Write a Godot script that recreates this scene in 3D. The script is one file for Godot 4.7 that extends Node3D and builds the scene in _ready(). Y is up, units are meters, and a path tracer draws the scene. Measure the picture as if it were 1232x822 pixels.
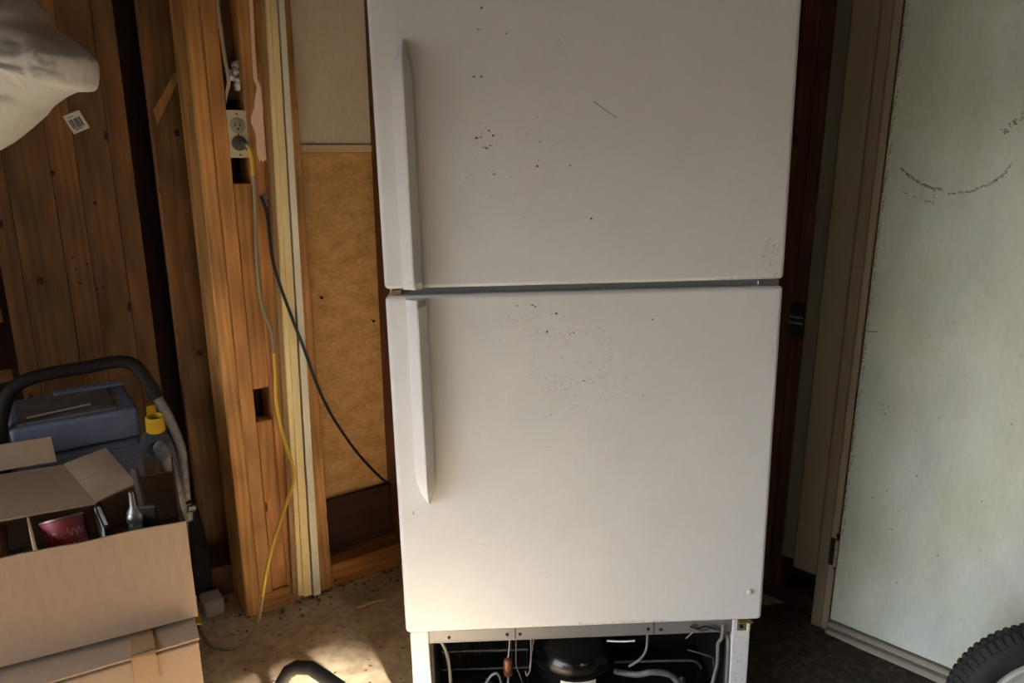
extends Node3D

const H := 1.30                                        # camera height
var A := Vector3(-0.75797, 0, -1.84723)                # foot of the left wall's near corner
var D := Vector3(0.81915, 0, -0.57358)                 # along the left wall, towards the corner
var N := Vector3(0.57358, 0, 0.81915)                  # out of the left wall, into the garage
var B := Vector3(0.87429, 0, -1.78102)                 # hinge edge of the white door
var DR := Vector3(0.73135, 0, 0.68200)                 # along the right wall, towards the camera
var NR := Vector3(-0.68200, 0, 0.73135)                # out of the right wall
var rng := RandomNumberGenerator.new()
var M := {}
var used := {}
var WLF: Transform3D
var WRF: Transform3D
var FRF: Transform3D

# ---------------------------------------------------------------- nodes
func numbered(called: String) -> String:
	if not used.has(called):
		used[called] = 0
		return called
	used[called] += 1
	return "%s_%03d" % [called, used[called]]

func base(called: String, at := Transform3D()) -> Node3D:
	var o := Node3D.new()
	o.name = numbered(called)
	o.transform = at
	add_child(o)
	return o

func tag(o: Node, label: String, category: String, group := "", kind := "") -> void:
	o.set_meta("label", label)
	o.set_meta("category", category)
	if group: o.set_meta("group", group)
	if kind: o.set_meta("kind", kind)

func nb() -> SurfaceTool:
	var st := SurfaceTool.new()
	st.begin(Mesh.PRIMITIVE_TRIANGLES)
	return st

func put(called: String, st: SurfaceTool, m: Material, parent: Node3D = null, label := "") -> MeshInstance3D:
	var o := MeshInstance3D.new()
	st.index()
	st.generate_tangents()
	o.mesh = st.commit()
	o.material_override = null
	o.mesh.surface_set_material(0, m)
	if parent == null:
		o.name = numbered(called)
		add_child(o)
	else:
		o.name = called
		var k := 1
		while parent.has_node(NodePath(str(o.name))):
			o.name = "%s_%03d" % [called, k]
			k += 1
		parent.add_child(o)
	if label: o.set_meta("label", label)
	return o

# ---------------------------------------------------------------- shapes
func tri(st: SurfaceTool, a: Vector3, b: Vector3, c: Vector3, n: Vector3, ua := Vector2.ZERO, ub := Vector2.ZERO, uc := Vector2.ZERO, smooth: Array = []) -> void:
	var ns: Array = smooth if smooth.size() == 3 else [n, n, n]
	var vs: Array = [a, b, c]
	var us: Array = [ua, ub, uc]
	var order: Array = [0, 1, 2] if (b - a).cross(c - a).dot(n) < 0 else [0, 2, 1]
	for i in order:
		st.set_normal(ns[i])
		st.set_uv(us[i])
		st.add_vertex(vs[i])

func quad(st: SurfaceTool, a: Vector3, b: Vector3, c: Vector3, d: Vector3, n: Vector3, us: Array = []) -> void:
	var u: Array = us if us.size() == 4 else [Vector2(0, 0), Vector2(1, 0), Vector2(1, 1), Vector2(0, 1)]
	tri(st, a, b, c, n, u[0], u[1], u[2])
	tri(st, a, c, d, n, u[0], u[2], u[3])

# chamfered box; UV in metres, V along the longest side (the grain)
func cbox(st: SurfaceTool, xf: Transform3D, size: Vector3, c := 0.002) -> void:
	var h := size * 0.5
	c = minf(c, minf(h.x, minf(h.y, h.z)) * 0.45)
	var la := size.max_axis_index()
	var off := Vector2(rng.randf(), rng.randf()) * 3.0
	var uvf := func(p: Vector3, axis: int) -> Vector2:
		var others: Array = [0, 1, 2]
		others.erase(axis)
		var v: int = la if axis != la else others[1]
		others.erase(v)
		var u: int = others[0]
		return Vector2(p[u], p[v]) + off
	for a in 3:
		var b := (a + 1) % 3
		var d := (a + 2) % 3
		for s in [-1.0, 1.0]:
			var q: Array = []
			for k in [[-1, -1], [1, -1], [1, 1], [-1, 1]]:
				var p := Vector3.ZERO
				p[a] = s * h[a]
				p[b] = k[0] * (h[b] - c)
				p[d] = k[1] * (h[d] - c)
				q.append(p)
			var n := Vector3.ZERO
			n[a] = s
			quad(st, xf * q[0], xf * q[1], xf * q[2], xf * q[3], xf.basis * n, [uvf.call(q[0], a), uvf.call(q[1], a), uvf.call(q[2], a), uvf.call(q[3], a)])
	for a in 3:
		var b := (a + 1) % 3
		var d := (a + 2) % 3
		for s in [-1.0, 1.0]:
			for t in [-1.0, 1.0]:
				var q: Array = []
				for k in [[0, -1], [0, 1], [1, 1], [1, -1]]:
					var p := Vector3.ZERO
					p[d] = k[1] * (h[d] - c)
					p[a] = s * (h[a] - (c if k[0] == 1 else 0.0))
					p[b] = t * (h[b] - (c if k[0] == 0 else 0.0))
					q.append(p)
				var n := Vector3.ZERO
				n[a] = s
				n[b] = t
				n = (xf.basis * n).normalized()
				quad(st, xf * q[0], xf * q[1], xf * q[2], xf * q[3], n, [uvf.call(q[0], b), uvf.call(q[1], b), uvf.call(q[2], b), uvf.call(q[3], b)])
	for sx in [-1.0, 1.0]:
		for sy in [-1.0, 1.0]:
			for sz in [-1.0, 1.0]:
				var s := Vector3(sx, sy, sz)
				var i := h - Vector3(c, c, c)
				var p0 := Vector3(sx * h.x, sy * i.y, sz * i.z)
				var p1 := Vector3(sx * i.x, sy * h.y, sz * i.z)
				var p2 := Vector3(sx * i.x, sy * i.y, sz * h.z)
				tri(st, xf * p0, xf * p1, xf * p2, (xf.basis * s).normalized(), off, off, off)

# box given by two opposite corners in a frame
func bb(st: SurfaceTool, lo: Vector3, hi: Vector3, c := 0.002, xf := Transform3D()) -> void:
	var l := lo.min(hi)
	var g := lo.max(hi)
	cbox(st, xf * Transform3D(Basis(), (l + g) * 0.5), g - l, c)

# box with rounded edges; UV 0..1 over x and y
func rbox(st: SurfaceTool, lo: Vector3, hi: Vector3, r: float, n := 3, xf := Transform3D()) -> void:
	var h := (hi - lo) * 0.5
	var mid := (hi + lo) * 0.5
	var inner := h - Vector3(r, r, r)
	for a in 3:
		var b := (a + 1) % 3
		var d := (a + 2) % 3
		var gb: Array = []
		var gd: Array = []
		for k in n + 1:
			gb.append(-h[b] + r * (1.0 - tan(PI / 4 * (1.0 - float(k) / n))))
			gd.append(-h[d] + r * (1.0 - tan(PI / 4 * (1.0 - float(k) / n))))
		for k in n + 1:
			gb.append(-gb[n - k])
			gd.append(-gd[n - k])
		for s in [-1.0, 1.0]:
			for i in gb.size() - 1:
				for j in gd.size() - 1:
					var ps: Array = []
					var ns: Array = []
					var us: Array = []
					for k in [[0, 0], [1, 0], [1, 1], [0, 1]]:
						var p := Vector3.ZERO
						p[a] = s * h[a]
						p[b] = gb[i + k[0]]
						p[d] = gd[j + k[1]]
						var q := p.clamp(-inner, inner)
						var dir := (p - q).normalized()
						p = q + dir * r
						ps.append(xf * (mid + p))
						ns.append(xf.basis * dir)
						us.append(Vector2((p.x + h.x) / (2 * h.x), 1.0 - (p.y + h.y) / (2 * h.y)))
					var fn := Vector3.ZERO
					fn[a] = s
					fn = xf.basis * fn
					var ok: Vector3 = (ns[0] + ns[2]).normalized()
					tri(st, ps[0], ps[1], ps[2], ok, us[0], us[1], us[2], [ns[0], ns[1], ns[2]])
					tri(st, ps[0], ps[2], ps[3], ok, us[0], us[2], us[3], [ns[0], ns[2], ns[3]])

func curve(pts: Array, steps := 6) -> Array:
	var out: Array = []
	for i in pts.size() - 1:
		var a: Vector3 = pts[maxi(i - 1, 0)]
		var b: Vector3 = pts[i]
		var c: Vector3 = pts[i + 1]
		var d: Vector3 = pts[mini(i + 2, pts.size() - 1)]
		for k in steps:
			out.append(b.cubic_interpolate(c, a, d, float(k) / steps))
	out.append(pts[pts.size() - 1])
	return out

func tube(st: SurfaceTool, pts: Array, r: float, seg := 8, squash := 1.0, r_end := -1.0) -> void:
	var rings: Array = []
	var up := Vector3.UP
	for i in pts.size():
		var t: Vector3 = (pts[mini(i + 1, pts.size() - 1)] - pts[maxi(i - 1, 0)]).normalized()
		if absf(t.dot(up)) > 0.98: up = Vector3(0.3, 0.1, 0.95).normalized()
		var x := up.cross(t).normalized()
		var y := t.cross(x).normalized()
		up = y
		var rr := r if r_end < 0 else lerpf(r, r_end, float(i) / (pts.size() - 1))
		var ring: Array = []
		for k in seg:
			var w := TAU * k / seg
			ring.append([pts[i] + (x * cos(w) + y * sin(w) * squash) * rr, (x * cos(w) + y * sin(w)).normalized()])
		rings.append(ring)
	for i in rings.size() - 1:
		for k in seg:
			var a: Array = rings[i][k]
			var b: Array = rings[i][(k + 1) % seg]
			var c: Array = rings[i + 1][(k + 1) % seg]
			var d: Array = rings[i + 1][k]
			var n: Vector3 = (a[1] + b[1]).normalized()
			var u0 := Vector2(float(k) / seg, i * 0.1)
			var u1 := Vector2(float(k + 1) / seg, i * 0.1)
			tri(st, a[0], b[0], c[0], n, u0, u1, u1 + Vector2(0, .1), [a[1], b[1], c[1]])
			tri(st, a[0], c[0], d[0], n, u0, u1 + Vector2(0, .1), u0 + Vector2(0, .1), [a[1], c[1], d[1]])
	for e in [0, rings.size() - 1]:
		var n: Vector3 = (pts[0] - pts[1]).normalized() if e == 0 else (pts[e] - pts[e - 1]).normalized()
		for k in seg:
			tri(st, pts[e], rings[e][k][0], rings[e][(k + 1) % seg][0], n)

# profile of Vector2(radius, height) turned about the frame's y axis
func lathe(st: SurfaceTool, prof: Array, seg := 24, xf := Transform3D(), flat := false) -> void:
	for i in prof.size() - 1:
		var p: Vector2 = prof[i]
		var q: Vector2 = prof[i + 1]
		if p.distance_to(q) < 1e-6: continue
		var e := (q - p).normalized()
		var nn := Vector2(e.y, -e.x)
		var n0 := nn
		var n1 := nn
		if not flat:
			if i > 0:
				var f: Vector2 = (p - prof[i - 1]).normalized()
				if f.dot(e) > 0.6: n0 = (nn + Vector2(f.y, -f.x)).normalized()
			if i + 2 < prof.size():
				var g: Vector2 = (prof[i + 2] - q).normalized()
				if g.dot(e) > 0.6: n1 = (nn + Vector2(g.y, -g.x)).normalized()
		for k in seg:
			var a := TAU * k / seg
			var b := TAU * (k + 1) / seg
			var va := Vector3(cos(a), 0, sin(a))
			var vb := Vector3(cos(b), 0, sin(b))
			var P := func(v: Vector3, w: Vector2) -> Vector3: return xf * (v * w.x + Vector3.UP * w.y)
			var Q := func(v: Vector3, w: Vector2) -> Vector3: return (xf.basis * (v * w.x + Vector3.UP * w.y)).normalized()
			var fn: Vector3 = Q.call((va + vb).normalized(), nn)
			var ua := float(k) / seg
			var ub := float(k + 1) / seg
			var t0 := float(i) / (prof.size() - 1)
			var t1 := float(i + 1) / (prof.size() - 1)
			if p.x > 1e-6: tri(st, P.call(va, p), P.call(vb, p), P.call(vb, q), fn, Vector2(ua, t0), Vector2(ub, t0), Vector2(ub, t1), [Q.call(va, n0), Q.call(vb, n0), Q.call(vb, n1)])
			if q.x > 1e-6: tri(st, P.call(va, p), P.call(vb, q), P.call(va, q), fn, Vector2(ua, t0), Vector2(ub, t1), Vector2(ua, t1), [Q.call(va, n0), Q.call(vb, n1), Q.call(va, n1)])

# flat polygon (outline in the frame's x, y) given a thickness along z
func prism(st: SurfaceTool, poly: Array, z0: float, z1: float, xf := Transform3D()) -> void:
	var pp := PackedVector2Array(poly)
	var idx := Geometry2D.triangulate_polygon(pp)
	for i in range(0, idx.size(), 3):
		for z in [z0, z1]:
			var n := Vector3(0, 0, 1 if (z == z1) == (z1 > z0) else -1)
			var v: Array = []
			for k in 3: v.append(pp[idx[i + k]])
			tri(st, xf * Vector3(v[0].x, v[0].y, z), xf * Vector3(v[1].x, v[1].y, z), xf * Vector3(v[2].x, v[2].y, z), xf.basis * n, v[0], v[1], v[2])
	var cw := Geometry2D.is_polygon_clockwise(pp)
	for i in pp.size():
		var a := pp[i]
		var b := pp[(i + 1) % pp.size()]
		var e := (b - a).normalized()
		var n := Vector3(e.y, -e.x, 0) * (-1.0 if cw else 1.0)
		quad(st, xf * Vector3(a.x, a.y, z0), xf * Vector3(b.x, b.y, z0), xf * Vector3(b.x, b.y, z1), xf * Vector3(a.x, a.y, z1), xf.basis * n, [a, b, b + Vector2(.01, .01), a + Vector2(.01, .01)])

# a sheet between four corners, thick along the given vector, wavy if asked
func sheet(st: SurfaceTool, a: Vector3, b: Vector3, c: Vector3, d: Vector3, thick: Vector3, cuts := 1, bend := Vector3.ZERO) -> void:
	var P := func(u: float, v: float) -> Vector3: return a.lerp(b, u).lerp(d.lerp(c, u), v) + bend * sin(PI * u) * sin(PI * v)
	var n := thick.normalized()
	var wu := a.distance_to(b)
	var wv := a.distance_to(d)
	for i in cuts:
		for j in cuts:
			var u0 := float(i) / cuts
			var u1 := float(i + 1) / cuts
			var v0 := float(j) / cuts
			var v1 := float(j + 1) / cuts
			for s in [0.0, 1.0]:
				var q: Array = []
				var uv: Array = []
				for w in [[u0, v0], [u1, v0], [u1, v1], [u0, v1]]:
					q.append(P.call(w[0], w[1]) + thick * s)
					uv.append(Vector2(w[0] * wu, w[1] * wv))
				var fn: Vector3 = (q[1] - q[0]).cross(q[3] - q[0]).normalized()
				if fn.dot(n) * (s * 2 - 1) < 0: fn = -fn
				quad(st, q[0], q[1], q[2], q[3], fn, uv)
	var mid: Vector3 = P.call(0.5, 0.5)
	for k in cuts:
		var t0 := float(k) / cuts
		var t1 := float(k + 1) / cuts
		for w in [[t0, 0.0, t1, 0.0], [t0, 1.0, t1, 1.0], [0.0, t0, 0.0, t1], [1.0, t0, 1.0, t1]]:
			var p: Vector3 = P.call(w[0], w[1])
			var q: Vector3 = P.call(w[2], w[3])
			var fn := (q - p).cross(thick).normalized()
			if fn.dot((p + q) * 0.5 - mid) < 0: fn = -fn
			quad(st, p, q, q + thick, p + thick, fn, [Vector2(0, w[0]), Vector2(0, w[2]), Vector2(.004, w[2]), Vector2(.004, w[0])])

# a stuffed shape: outline in the frame's x, y swollen along z, creased by noise
func pillow(st: SurfaceTool, outline: Array, swell: float, noise: FastNoiseLite, crease: float, xf := Transform3D(), rings := 16, fine := 8) -> void:
	var o: Array = []
	for i in outline.size():
		for k in fine:
			var a: Vector2 = outline[(i - 1 + outline.size()) % outline.size()]
			var b: Vector2 = outline[i]
			var c: Vector2 = outline[(i + 1) % outline.size()]
			var d: Vector2 = outline[(i + 2) % outline.size()]
			o.append(b.cubic_interpolate(c, a.lerp(b, .35), d.lerp(c, .35), float(k) / fine))
	var ctr := Vector2.ZERO
	for p in o: ctr += p / o.size()
	for side in [1.0, -1.0]:
		var g: Array = []
		for r in rings + 1:
			var f := sin(float(r) / rings * PI / 2)
			var row: Array = []
			for p in o:
				var q: Vector2 = ctr + (p - ctr) * f
				var z := swell * pow(maxf(0.0, 1.0 - f * f), 0.5)
				var w := noise.get_noise_3d(q.x, q.y, side * 3.0)
				z += crease * (1.0 - absf(w) * 3.0) * minf(1.0, (1.0 - f) * 5.0)
				row.append(xf * Vector3(q.x, q.y, z * side))
			g.append(row)
		var ns: Array = []
		for r in rings + 1:
			var row: Array = []
			for k in o.size():
				var a: Vector3 = g[mini(r + 1, rings)][k] - g[maxi(r - 1, 0)][k]
				var b: Vector3 = g[maxi(r, 1)][(k + 1) % o.size()] - g[maxi(r, 1)][(k - 1 + o.size()) % o.size()]
				var n := a.cross(b).normalized()
				if n.dot(xf.basis.z * side) < 0: n = -n
				row.append(n)
			ns.append(row)
		for r in rings:
			for k in o.size():
				var k2 := (k + 1) % o.size()
				var n: Vector3 = (ns[r][k] + ns[r + 1][k2]).normalized()
				tri(st, g[r][k], g[r + 1][k], g[r + 1][k2], n, Vector2(o[k].x, o[k].y), Vector2(o[k].x, o[k].y), Vector2(o[k2].x, o[k2].y), [ns[r][k], ns[r + 1][k], ns[r + 1][k2]])
				if r > 0: tri(st, g[r][k], g[r + 1][k2], g[r][k2], n, Vector2(o[k].x, o[k].y), Vector2(o[k2].x, o[k2].y), Vector2(o[k2].x, o[k2].y), [ns[r][k], ns[r + 1][k2], ns[r][k2]])

# irregular lump, a squashed ball pushed in and out by noise
func lump(st: SurfaceTool, at: Vector3, size: Vector3, noise: FastNoiseLite, rough := 0.4, n := 6) -> void:
	var P := func(i: int, j: int) -> Vector3:
		var la := PI * i / n - PI / 2
		var lo := TAU * (j % (n * 2)) / (n * 2)
		var d := Vector3(cos(la) * cos(lo), sin(la), cos(la) * sin(lo))
		return at + d * size * (1.0 + rough * noise.get_noise_3dv(at * 31.0 + d * 2.0))
	for i in n:
		for j in n * 2:
			var a: Vector3 = P.call(i, j)
			var b: Vector3 = P.call(i, j + 1)
			var c: Vector3 = P.call(i + 1, j + 1)
			var d: Vector3 = P.call(i + 1, j)
			var fn := ((a + b + c + d) * 0.25 - at).normalized()
			tri(st, a, b, c, fn, Vector2(0, 0), Vector2(1, 0), Vector2(1, 1), [(a - at).normalized(), (b - at).normalized(), (c - at).normalized()] if i > 0 else [])
			tri(st, a, c, d, fn, Vector2(0, 0), Vector2(1, 1), Vector2(0, 1), [(a - at).normalized(), (c - at).normalized(), (d - at).normalized()] if i < n - 1 else [])

# ---------------------------------------------------------------- textures
func fnl(s: int, freq: float, oct := 3) -> FastNoiseLite:
	var n := FastNoiseLite.new()
	n.seed = s
	n.noise_type = FastNoiseLite.TYPE_SIMPLEX_SMOOTH
	n.frequency = freq
	n.fractal_octaves = oct
	return n

func tex(w: int, h: int, f: Callable) -> Image:
	var data := PackedByteArray()
	data.resize(w * h * 3)
	var i := 0
	for y in h:
		for x in w:
			var c: Color = f.call(x, y)
			data[i] = int(clampf(c.r, 0, 1) * 255)
			data[i + 1] = int(clampf(c.g, 0, 1) * 255)
			data[i + 2] = int(clampf(c.b, 0, 1) * 255)
			i += 3
	return Image.create_from_data(w, h, false, Image.FORMAT_RGB8, data)

func wood_image(s: int, knots: Array, rings: float, contrast: float) -> Image:
	var warp := fnl(s, 0.006, 2)
	var fib := fnl(s + 5, 0.5, 2)
	var blot := fnl(s + 9, 0.012, 2)
	return tex(256, 1024, func(x: int, yy: int) -> Color:
		var y := 512 - absi(yy - 512)
		var px := float(x)
		var k_dark := 0.0
		for k in knots:
			var dx: float = px - k.x
			var dy: float = (y - k.y) * 0.55
			var d := sqrt(dx * dx + dy * dy)
			px += dx / (d + 0.5) * k.z * 2.2 * exp(-d * d / (k.z * k.z * 9.0))
			k_dark = maxf(k_dark, clampf((1.15 - d / k.z) * 2.5, 0, 1))
		var u := px / 256.0 * rings + warp.get_noise_2d(x * 1.3, y * 0.16) * 1.8
		var g := pow(0.5 + 0.5 * sin(u * TAU), 1.6)
		var f := fib.get_noise_2d(x, y * 0.02)
		var v := 0.86 - contrast * 0.34 * g + 0.08 * f + 0.18 * blot.get_noise_2d(x, y * 0.5)
		var c := Color(v, v * (0.985 - 0.05 * g), v * (0.96 - 0.1 * g))
		return c.lerp(Color(0.24, 0.13, 0.07), k_dark * 0.85))

func mottled(w: int, h: int, c0: Color, c1: Color, s: int, f1: float, f2: float, sx := 1.0, sy := 1.0) -> Image:
	var a := fnl(s, f1, 3)
	var b := fnl(s + 3, f2, 2)
	return tex(w, h, func(x: int, y: int) -> Color:
		var t := clampf(0.5 + 0.75 * a.get_noise_2d(x * sx, y * sy) + 0.45 * b.get_noise_2d(x * sx, y * sy), 0, 1)
		return c0.lerp(c1, t))

func speck(im: Image, x: float, y: float, rx: float, ry: float, c: Color, a: float) -> void:
	for j in range(int(y - ry - 1), int(y + ry + 2)):
		for i in range(int(x - rx - 1), int(x + rx + 2)):
			if i < 0 or j < 0 or i >= im.get_width() or j >= im.get_height(): continue
			var d := Vector2((i - x) / rx, (j - y) / ry).length()
			if d < 1.2: im.set_pixel(i, j, im.get_pixel(i, j).lerp(c, a * clampf((1.2 - d) * 2.0, 0, 1)))

func scratch(im: Image, pts: Array, r: float, c: Color, a: float, jitter := 0.0, chance := 1.0) -> void:
	for i in pts.size() - 1:
		var p: Vector2 = pts[i]
		var q: Vector2 = pts[i + 1]
		var n := int(p.distance_to(q) / maxf(r, 0.6)) + 1
		for k in n:
			if rng.randf() > chance: continue
			var w := p.lerp(q, float(k) / n) + Vector2(rng.randf_range(-1, 1), rng.randf_range(-1, 1)) * jitter
			speck(im, w.x, w.y, r * rng.randf_range(.6, 1.2), r * rng.randf_range(.6, 1.2), c, a)

func mat(c: Color, rough := 0.7, metal := 0.0, im: Image = null, bump := 0.0, uvs := Vector3.ONE) -> StandardMaterial3D:
	var m := StandardMaterial3D.new()
	m.albedo_color = c
	m.roughness = rough
	m.metallic = metal
	if im:
		var t := im.duplicate()
		t.generate_mipmaps()
		m.albedo_texture = ImageTexture.create_from_image(t)
		if bump > 0:
			var b: Image = im.duplicate()
			b.convert(Image.FORMAT_RGBA8)
			b.bump_map_to_normal_map(bump)
			m.normal_enabled = true
			m.normal_texture = ImageTexture.create_from_image(b)
	m.uv1_scale = uvs
	return m

func tint(m: StandardMaterial3D, c: Color, rough := -1.0) -> StandardMaterial3D:
	var o: StandardMaterial3D = m.duplicate()
	o.albedo_color = c
	if rough >= 0: o.roughness = rough
	return o

func tri_mat(c: Color, rough: float, im: Image, bump: float, scale: float) -> StandardMaterial3D:
	var m := mat(c, rough, 0.0, im, bump)
	m.uv1_triplanar = true
	m.uv1_world_triplanar = true
	m.uv1_scale = Vector3.ONE * scale
	return m

func materials() -> void:
	var wi1 := wood_image(11, [Vector3(70, 210, 5), Vector3(190, 400, 4)], 9.0, .26)
	var wi2 := wood_image(37, [Vector3(150, 130, 4), Vector3(60, 330, 5)], 12.0, .22)
	var pn := fnl(201, .05, 3)
	var pf := fnl(202, .5, 2)
	var uvw := Vector3(3.4, 0.55, 1)
	var wi3 := tex(128, 512, func(x: int, y: int) -> Color:
		var v: float = .93 + .05 * pn.get_noise_2d(x * .6, y * .12) + .02 * pf.get_noise_2d(x, y * .05)
		return Color(v, v, v * .985))
	var w3 := mat(Color.WHITE, .6, 0, wi3, .6, uvw)
	var w1 := mat(Color.WHITE, 0.62, 0, wi1, 1.2, uvw)
	var w2 := mat(Color.WHITE, 0.62, 0, wi2, 1.2, uvw)
	M.stud = [tint(w1, Color(.87, .65, .38)), tint(w2, Color(.85, .62, .35)), tint(w2, Color(.89, .67, .39)), tint(w1, Color(.81, .58, .32))]
	M.board = [tint(w1, Color(.54, .39, .22)), tint(w2, Color(.55, .39, .22)), tint(w2, Color(.52, .37, .21)), tint(w1, Color(.58, .41, .23))]
	M.dark_wood = tint(w1, Color(.28, .16, .10), .8)
	M.brown_wood = [tint(w1, Color(.40, .25, .15)), tint(w2, Color(.45, .28, .17))]
	M.grey_wood = tint(w3, Color(.64, .60, .55), .8)
	M.jamb = tint(w3, Color(.62, .56, .49), .65)
	M.jamb_dark = tint(w3, Color(.50, .47, .42), .65)
	M.jamb_light = tint(w3, Color(.70, .64, .55), .65)
	M.trim = tint(w3, Color(1, .91, .68), .55)
	M.trim_edge = tint(w3, Color(.66, .52, .34), .6)
	M.trim_white = tint(w3, Color(.99, .95, .86), .55)
	M.roof_wood = tint(w1, Color(.50, .38, .27), .8)
	M.panel_low = tri_mat(Color.WHITE, .75, mottled(256, 256, Color(.78, .58, .33), Color(.94, .76, .50), 4, .03, .14), 1.0, 2.2)
	M.panel_up = tri_mat(Color.WHITE, .8, mottled(256, 256, Color(.91, .84, .73), Color(.98, .92, .82), 8, .02, .2, 1.0, .5), .5, 1.7)
	M.batten = mat(Color(.88, .78, .64), .8)
	var fl := mottled(512, 512, Color(.66, .58, .46), Color(.84, .76, .63), 21, .010, .06)
	for i in 700:
		var v := rng.randf()
		speck(fl, rng.randf() * 512, rng.randf() * 512, rng.randf_range(.8, 2.2), rng.randf_range(.8, 2.0), Color(.2, .15, .1) if v < .6 else Color(.75, .68, .56), .45)
	M.floor = tri_mat(Color.WHITE, .85, fl, 5.0, .9)
	M.drive = mat(Color(.47, .44, .41), .9)
	M.plaster = mat(Color(.50, .42, .33), .9)
	var cn := fnl(301, .04, 3)
	var cb := tex(256, 64, func(x: int, y: int) -> Color:
		var s := 0.5 + 0.5 * sin(x * TAU / 8.0)
		var v := .95 + .012 * s + .03 * cn.get_noise_2d(x, y * 2.0)
		return Color(v, v * .995, v * .985))
	M.card = mat(Color(.69, .58, .48), .85, 0, cb, .3, Vector3(4.5, 4.5, 1))
	M.card_edge = mat(Color(.80, .66, .49), .9)
	M.card_shade = mat(Color(.45, .37, .30), .9)  # darkened cardboard, shade inside the box put into the colour
	M.tape = mat(Color(.66, .52, .37), .35)
	# fridge enamel
	M.enamel = mat(Color(.86, .865, .87), .32)
	M.handle = mat(Color(.88, .885, .885), .38)
	var sp := tex(64, 256, func(_x: int, _y: int) -> Color: return Color(.84, .845, .855))
	for i in 46: speck(sp, rng.randf() * 64, rng.randf() * 256, rng.randf_range(.5, 1.3), rng.randf_range(.6, 2.0), Color(.22, .20, .2), .8)
	M.pillar = mat(Color.WHITE, .4, 0, sp)
	M.gasket = mat(Color(.42, .43, .43), .6)
	M.grey_metal = mat(Color(.52, .52, .53), .45, .4)
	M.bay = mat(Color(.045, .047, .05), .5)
	M.black = mat(Color(.05, .052, .055), .35)
	M.shell = mat(Color(.055, .055, .06), .22)
	M.rubber = tri_mat(Color.WHITE, .85, mottled(128, 128, Color(.12, .12, .125), Color(.22, .22, .22), 5, .05, .3), 1.0, 4.0)
	M.foam_grip = mat(Color(.09, .062, .068), .7)
	M.copper = mat(Color(.50, .31, .23), .45, .6)
	M.steel = mat(Color(.62, .62, .62), .35, .9)
	M.wire_white = mat(Color(.48, .47, .45), .5)
	M.wire_rod = mat(Color(.80, .79, .76), .45, .2)
	M.wire_grey = mat(Color(.30, .30, .29), .5)
	M.rust = mat(Color(.52, .43, .31), .6, .3)
	M.knot = mat(Color(.20, .11, .07), .7)
	M.nail = mat(Color(.17, .10, .07), .7, .4)
	M.white = mat(Color(.85, .84, .80), .5)
	M.plate = mat(Color(.82, .76, .64), .45)
	M.socket = mat(Color(.33, .32, .28), .5)
	M.yellow = mat(Color(.84, .69, .24), .45)
	M.cord_grey = mat(Color(.57, .52, .42), .55)
	M.cord_black = mat(Color(.09, .08, .075), .55)
	M.cap = mat(Color(.80, .62, .05), .4)
	M.blue = tri_mat(Color(1, 1, 1), .5, mottled(128, 128, Color(.42, .45, .54), Color(.50, .53, .62), 15, .03, .2), .4, 3.0)
	M.blue_top = tri_mat(Color(1, 1, 1), .6, mottled(128, 128, Color(.38, .36, .36), Color(.48, .46, .46), 16, .04, .2), .4, 3.0)
	M.cloth = mat(Color(.30, .31, .34), .9)
	M.dark = mat(Color(.10, .09, .085), .85)
	M.leather = mat(Color(.27, .21, .17), .6)
	M.grey_hose = tri_mat(Color(1, 1, 1), .5, mottled(128, 128, Color(.30, .30, .31), Color(.52, .50, .49), 17, .05, .2), .4, 5.0)
	var bag := mat(Color(.82, .81, .79), .5)
	var bi := mottled(256, 256, Color(.3, .3, .3), Color(.7, .7, .7), 44, .018, .05, 1.0, .6)
	bi.convert(Image.FORMAT_RGBA8)
	bi.bump_map_to_normal_map(6.0)
	bag.normal_enabled = true
	bag.normal_texture = ImageTexture.create_from_image(bi)
	bag.uv1_triplanar = true
	bag.uv1_world_triplanar = true
	bag.uv1_scale = Vector3.ONE * 3.0
	bag.subsurf_scatter_enabled = true
	bag.subsurf_scatter_strength = .15
	M.bag = bag
	M.paper = mat(Color(.97, .83, .72), .9)
	M.dirt = tri_mat(Color.WHITE, .95, mottled(128, 128, Color(.34, .28, .22), Color(.56, .48, .38), 25, .05, .2), 2.0, 5.0)
	M.glass = mat(Color(.75, .82, .78, .25), .08)
	M.glass.transparency = BaseMaterial3D.TRANSPARENCY_ALPHA
	M.can_rim = mat(Color(.55, .47, .42), .4, .6)
	M.rim = mat(Color(.80, .80, .78), .5)

# the enamel of a fridge door: faint blotches, chips and scuffs at places given in metres (x from the middle, y up)
func door_image(w: float, y0: float, y1: float, s: int, chips: Array, smears: Array) -> Image:
	var W := int(w * 1000)
	var Hh := int((y1 - y0) * 1000)
	var n := fnl(s, .006, 3)
	var g := fnl(s + 1, .07, 2)
	var im := tex(W, Hh, func(x: int, y: int) -> Color:
		var v := .012 * n.get_noise_2d(x, y) + .006 * g.get_noise_2d(x, y * .4)
		return Color(.855 + v, .86 + v, .862 + v * 1.2))
	for c in chips:
		speck(im, (c[0] + w / 2) * 1000, (y1 - c[1]) * 1000, c[2], c[3], Color(.16, .14, .13), c[4])
	for c in smears:
		for k in int(c[4]):
			var a := rng.randf() * TAU
			var r := sqrt(rng.randf())
			speck(im, (c[0] + w / 2 + cos(a) * r * c[2]) * 1000, (y1 - c[1] + sin(a) * r * c[3]) * 1000, rng.randf_range(.8, 3.5), rng.randf_range(.8, 3), Color(.60, .59, .58), rng.randf_range(.04, .26))
	return im

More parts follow.
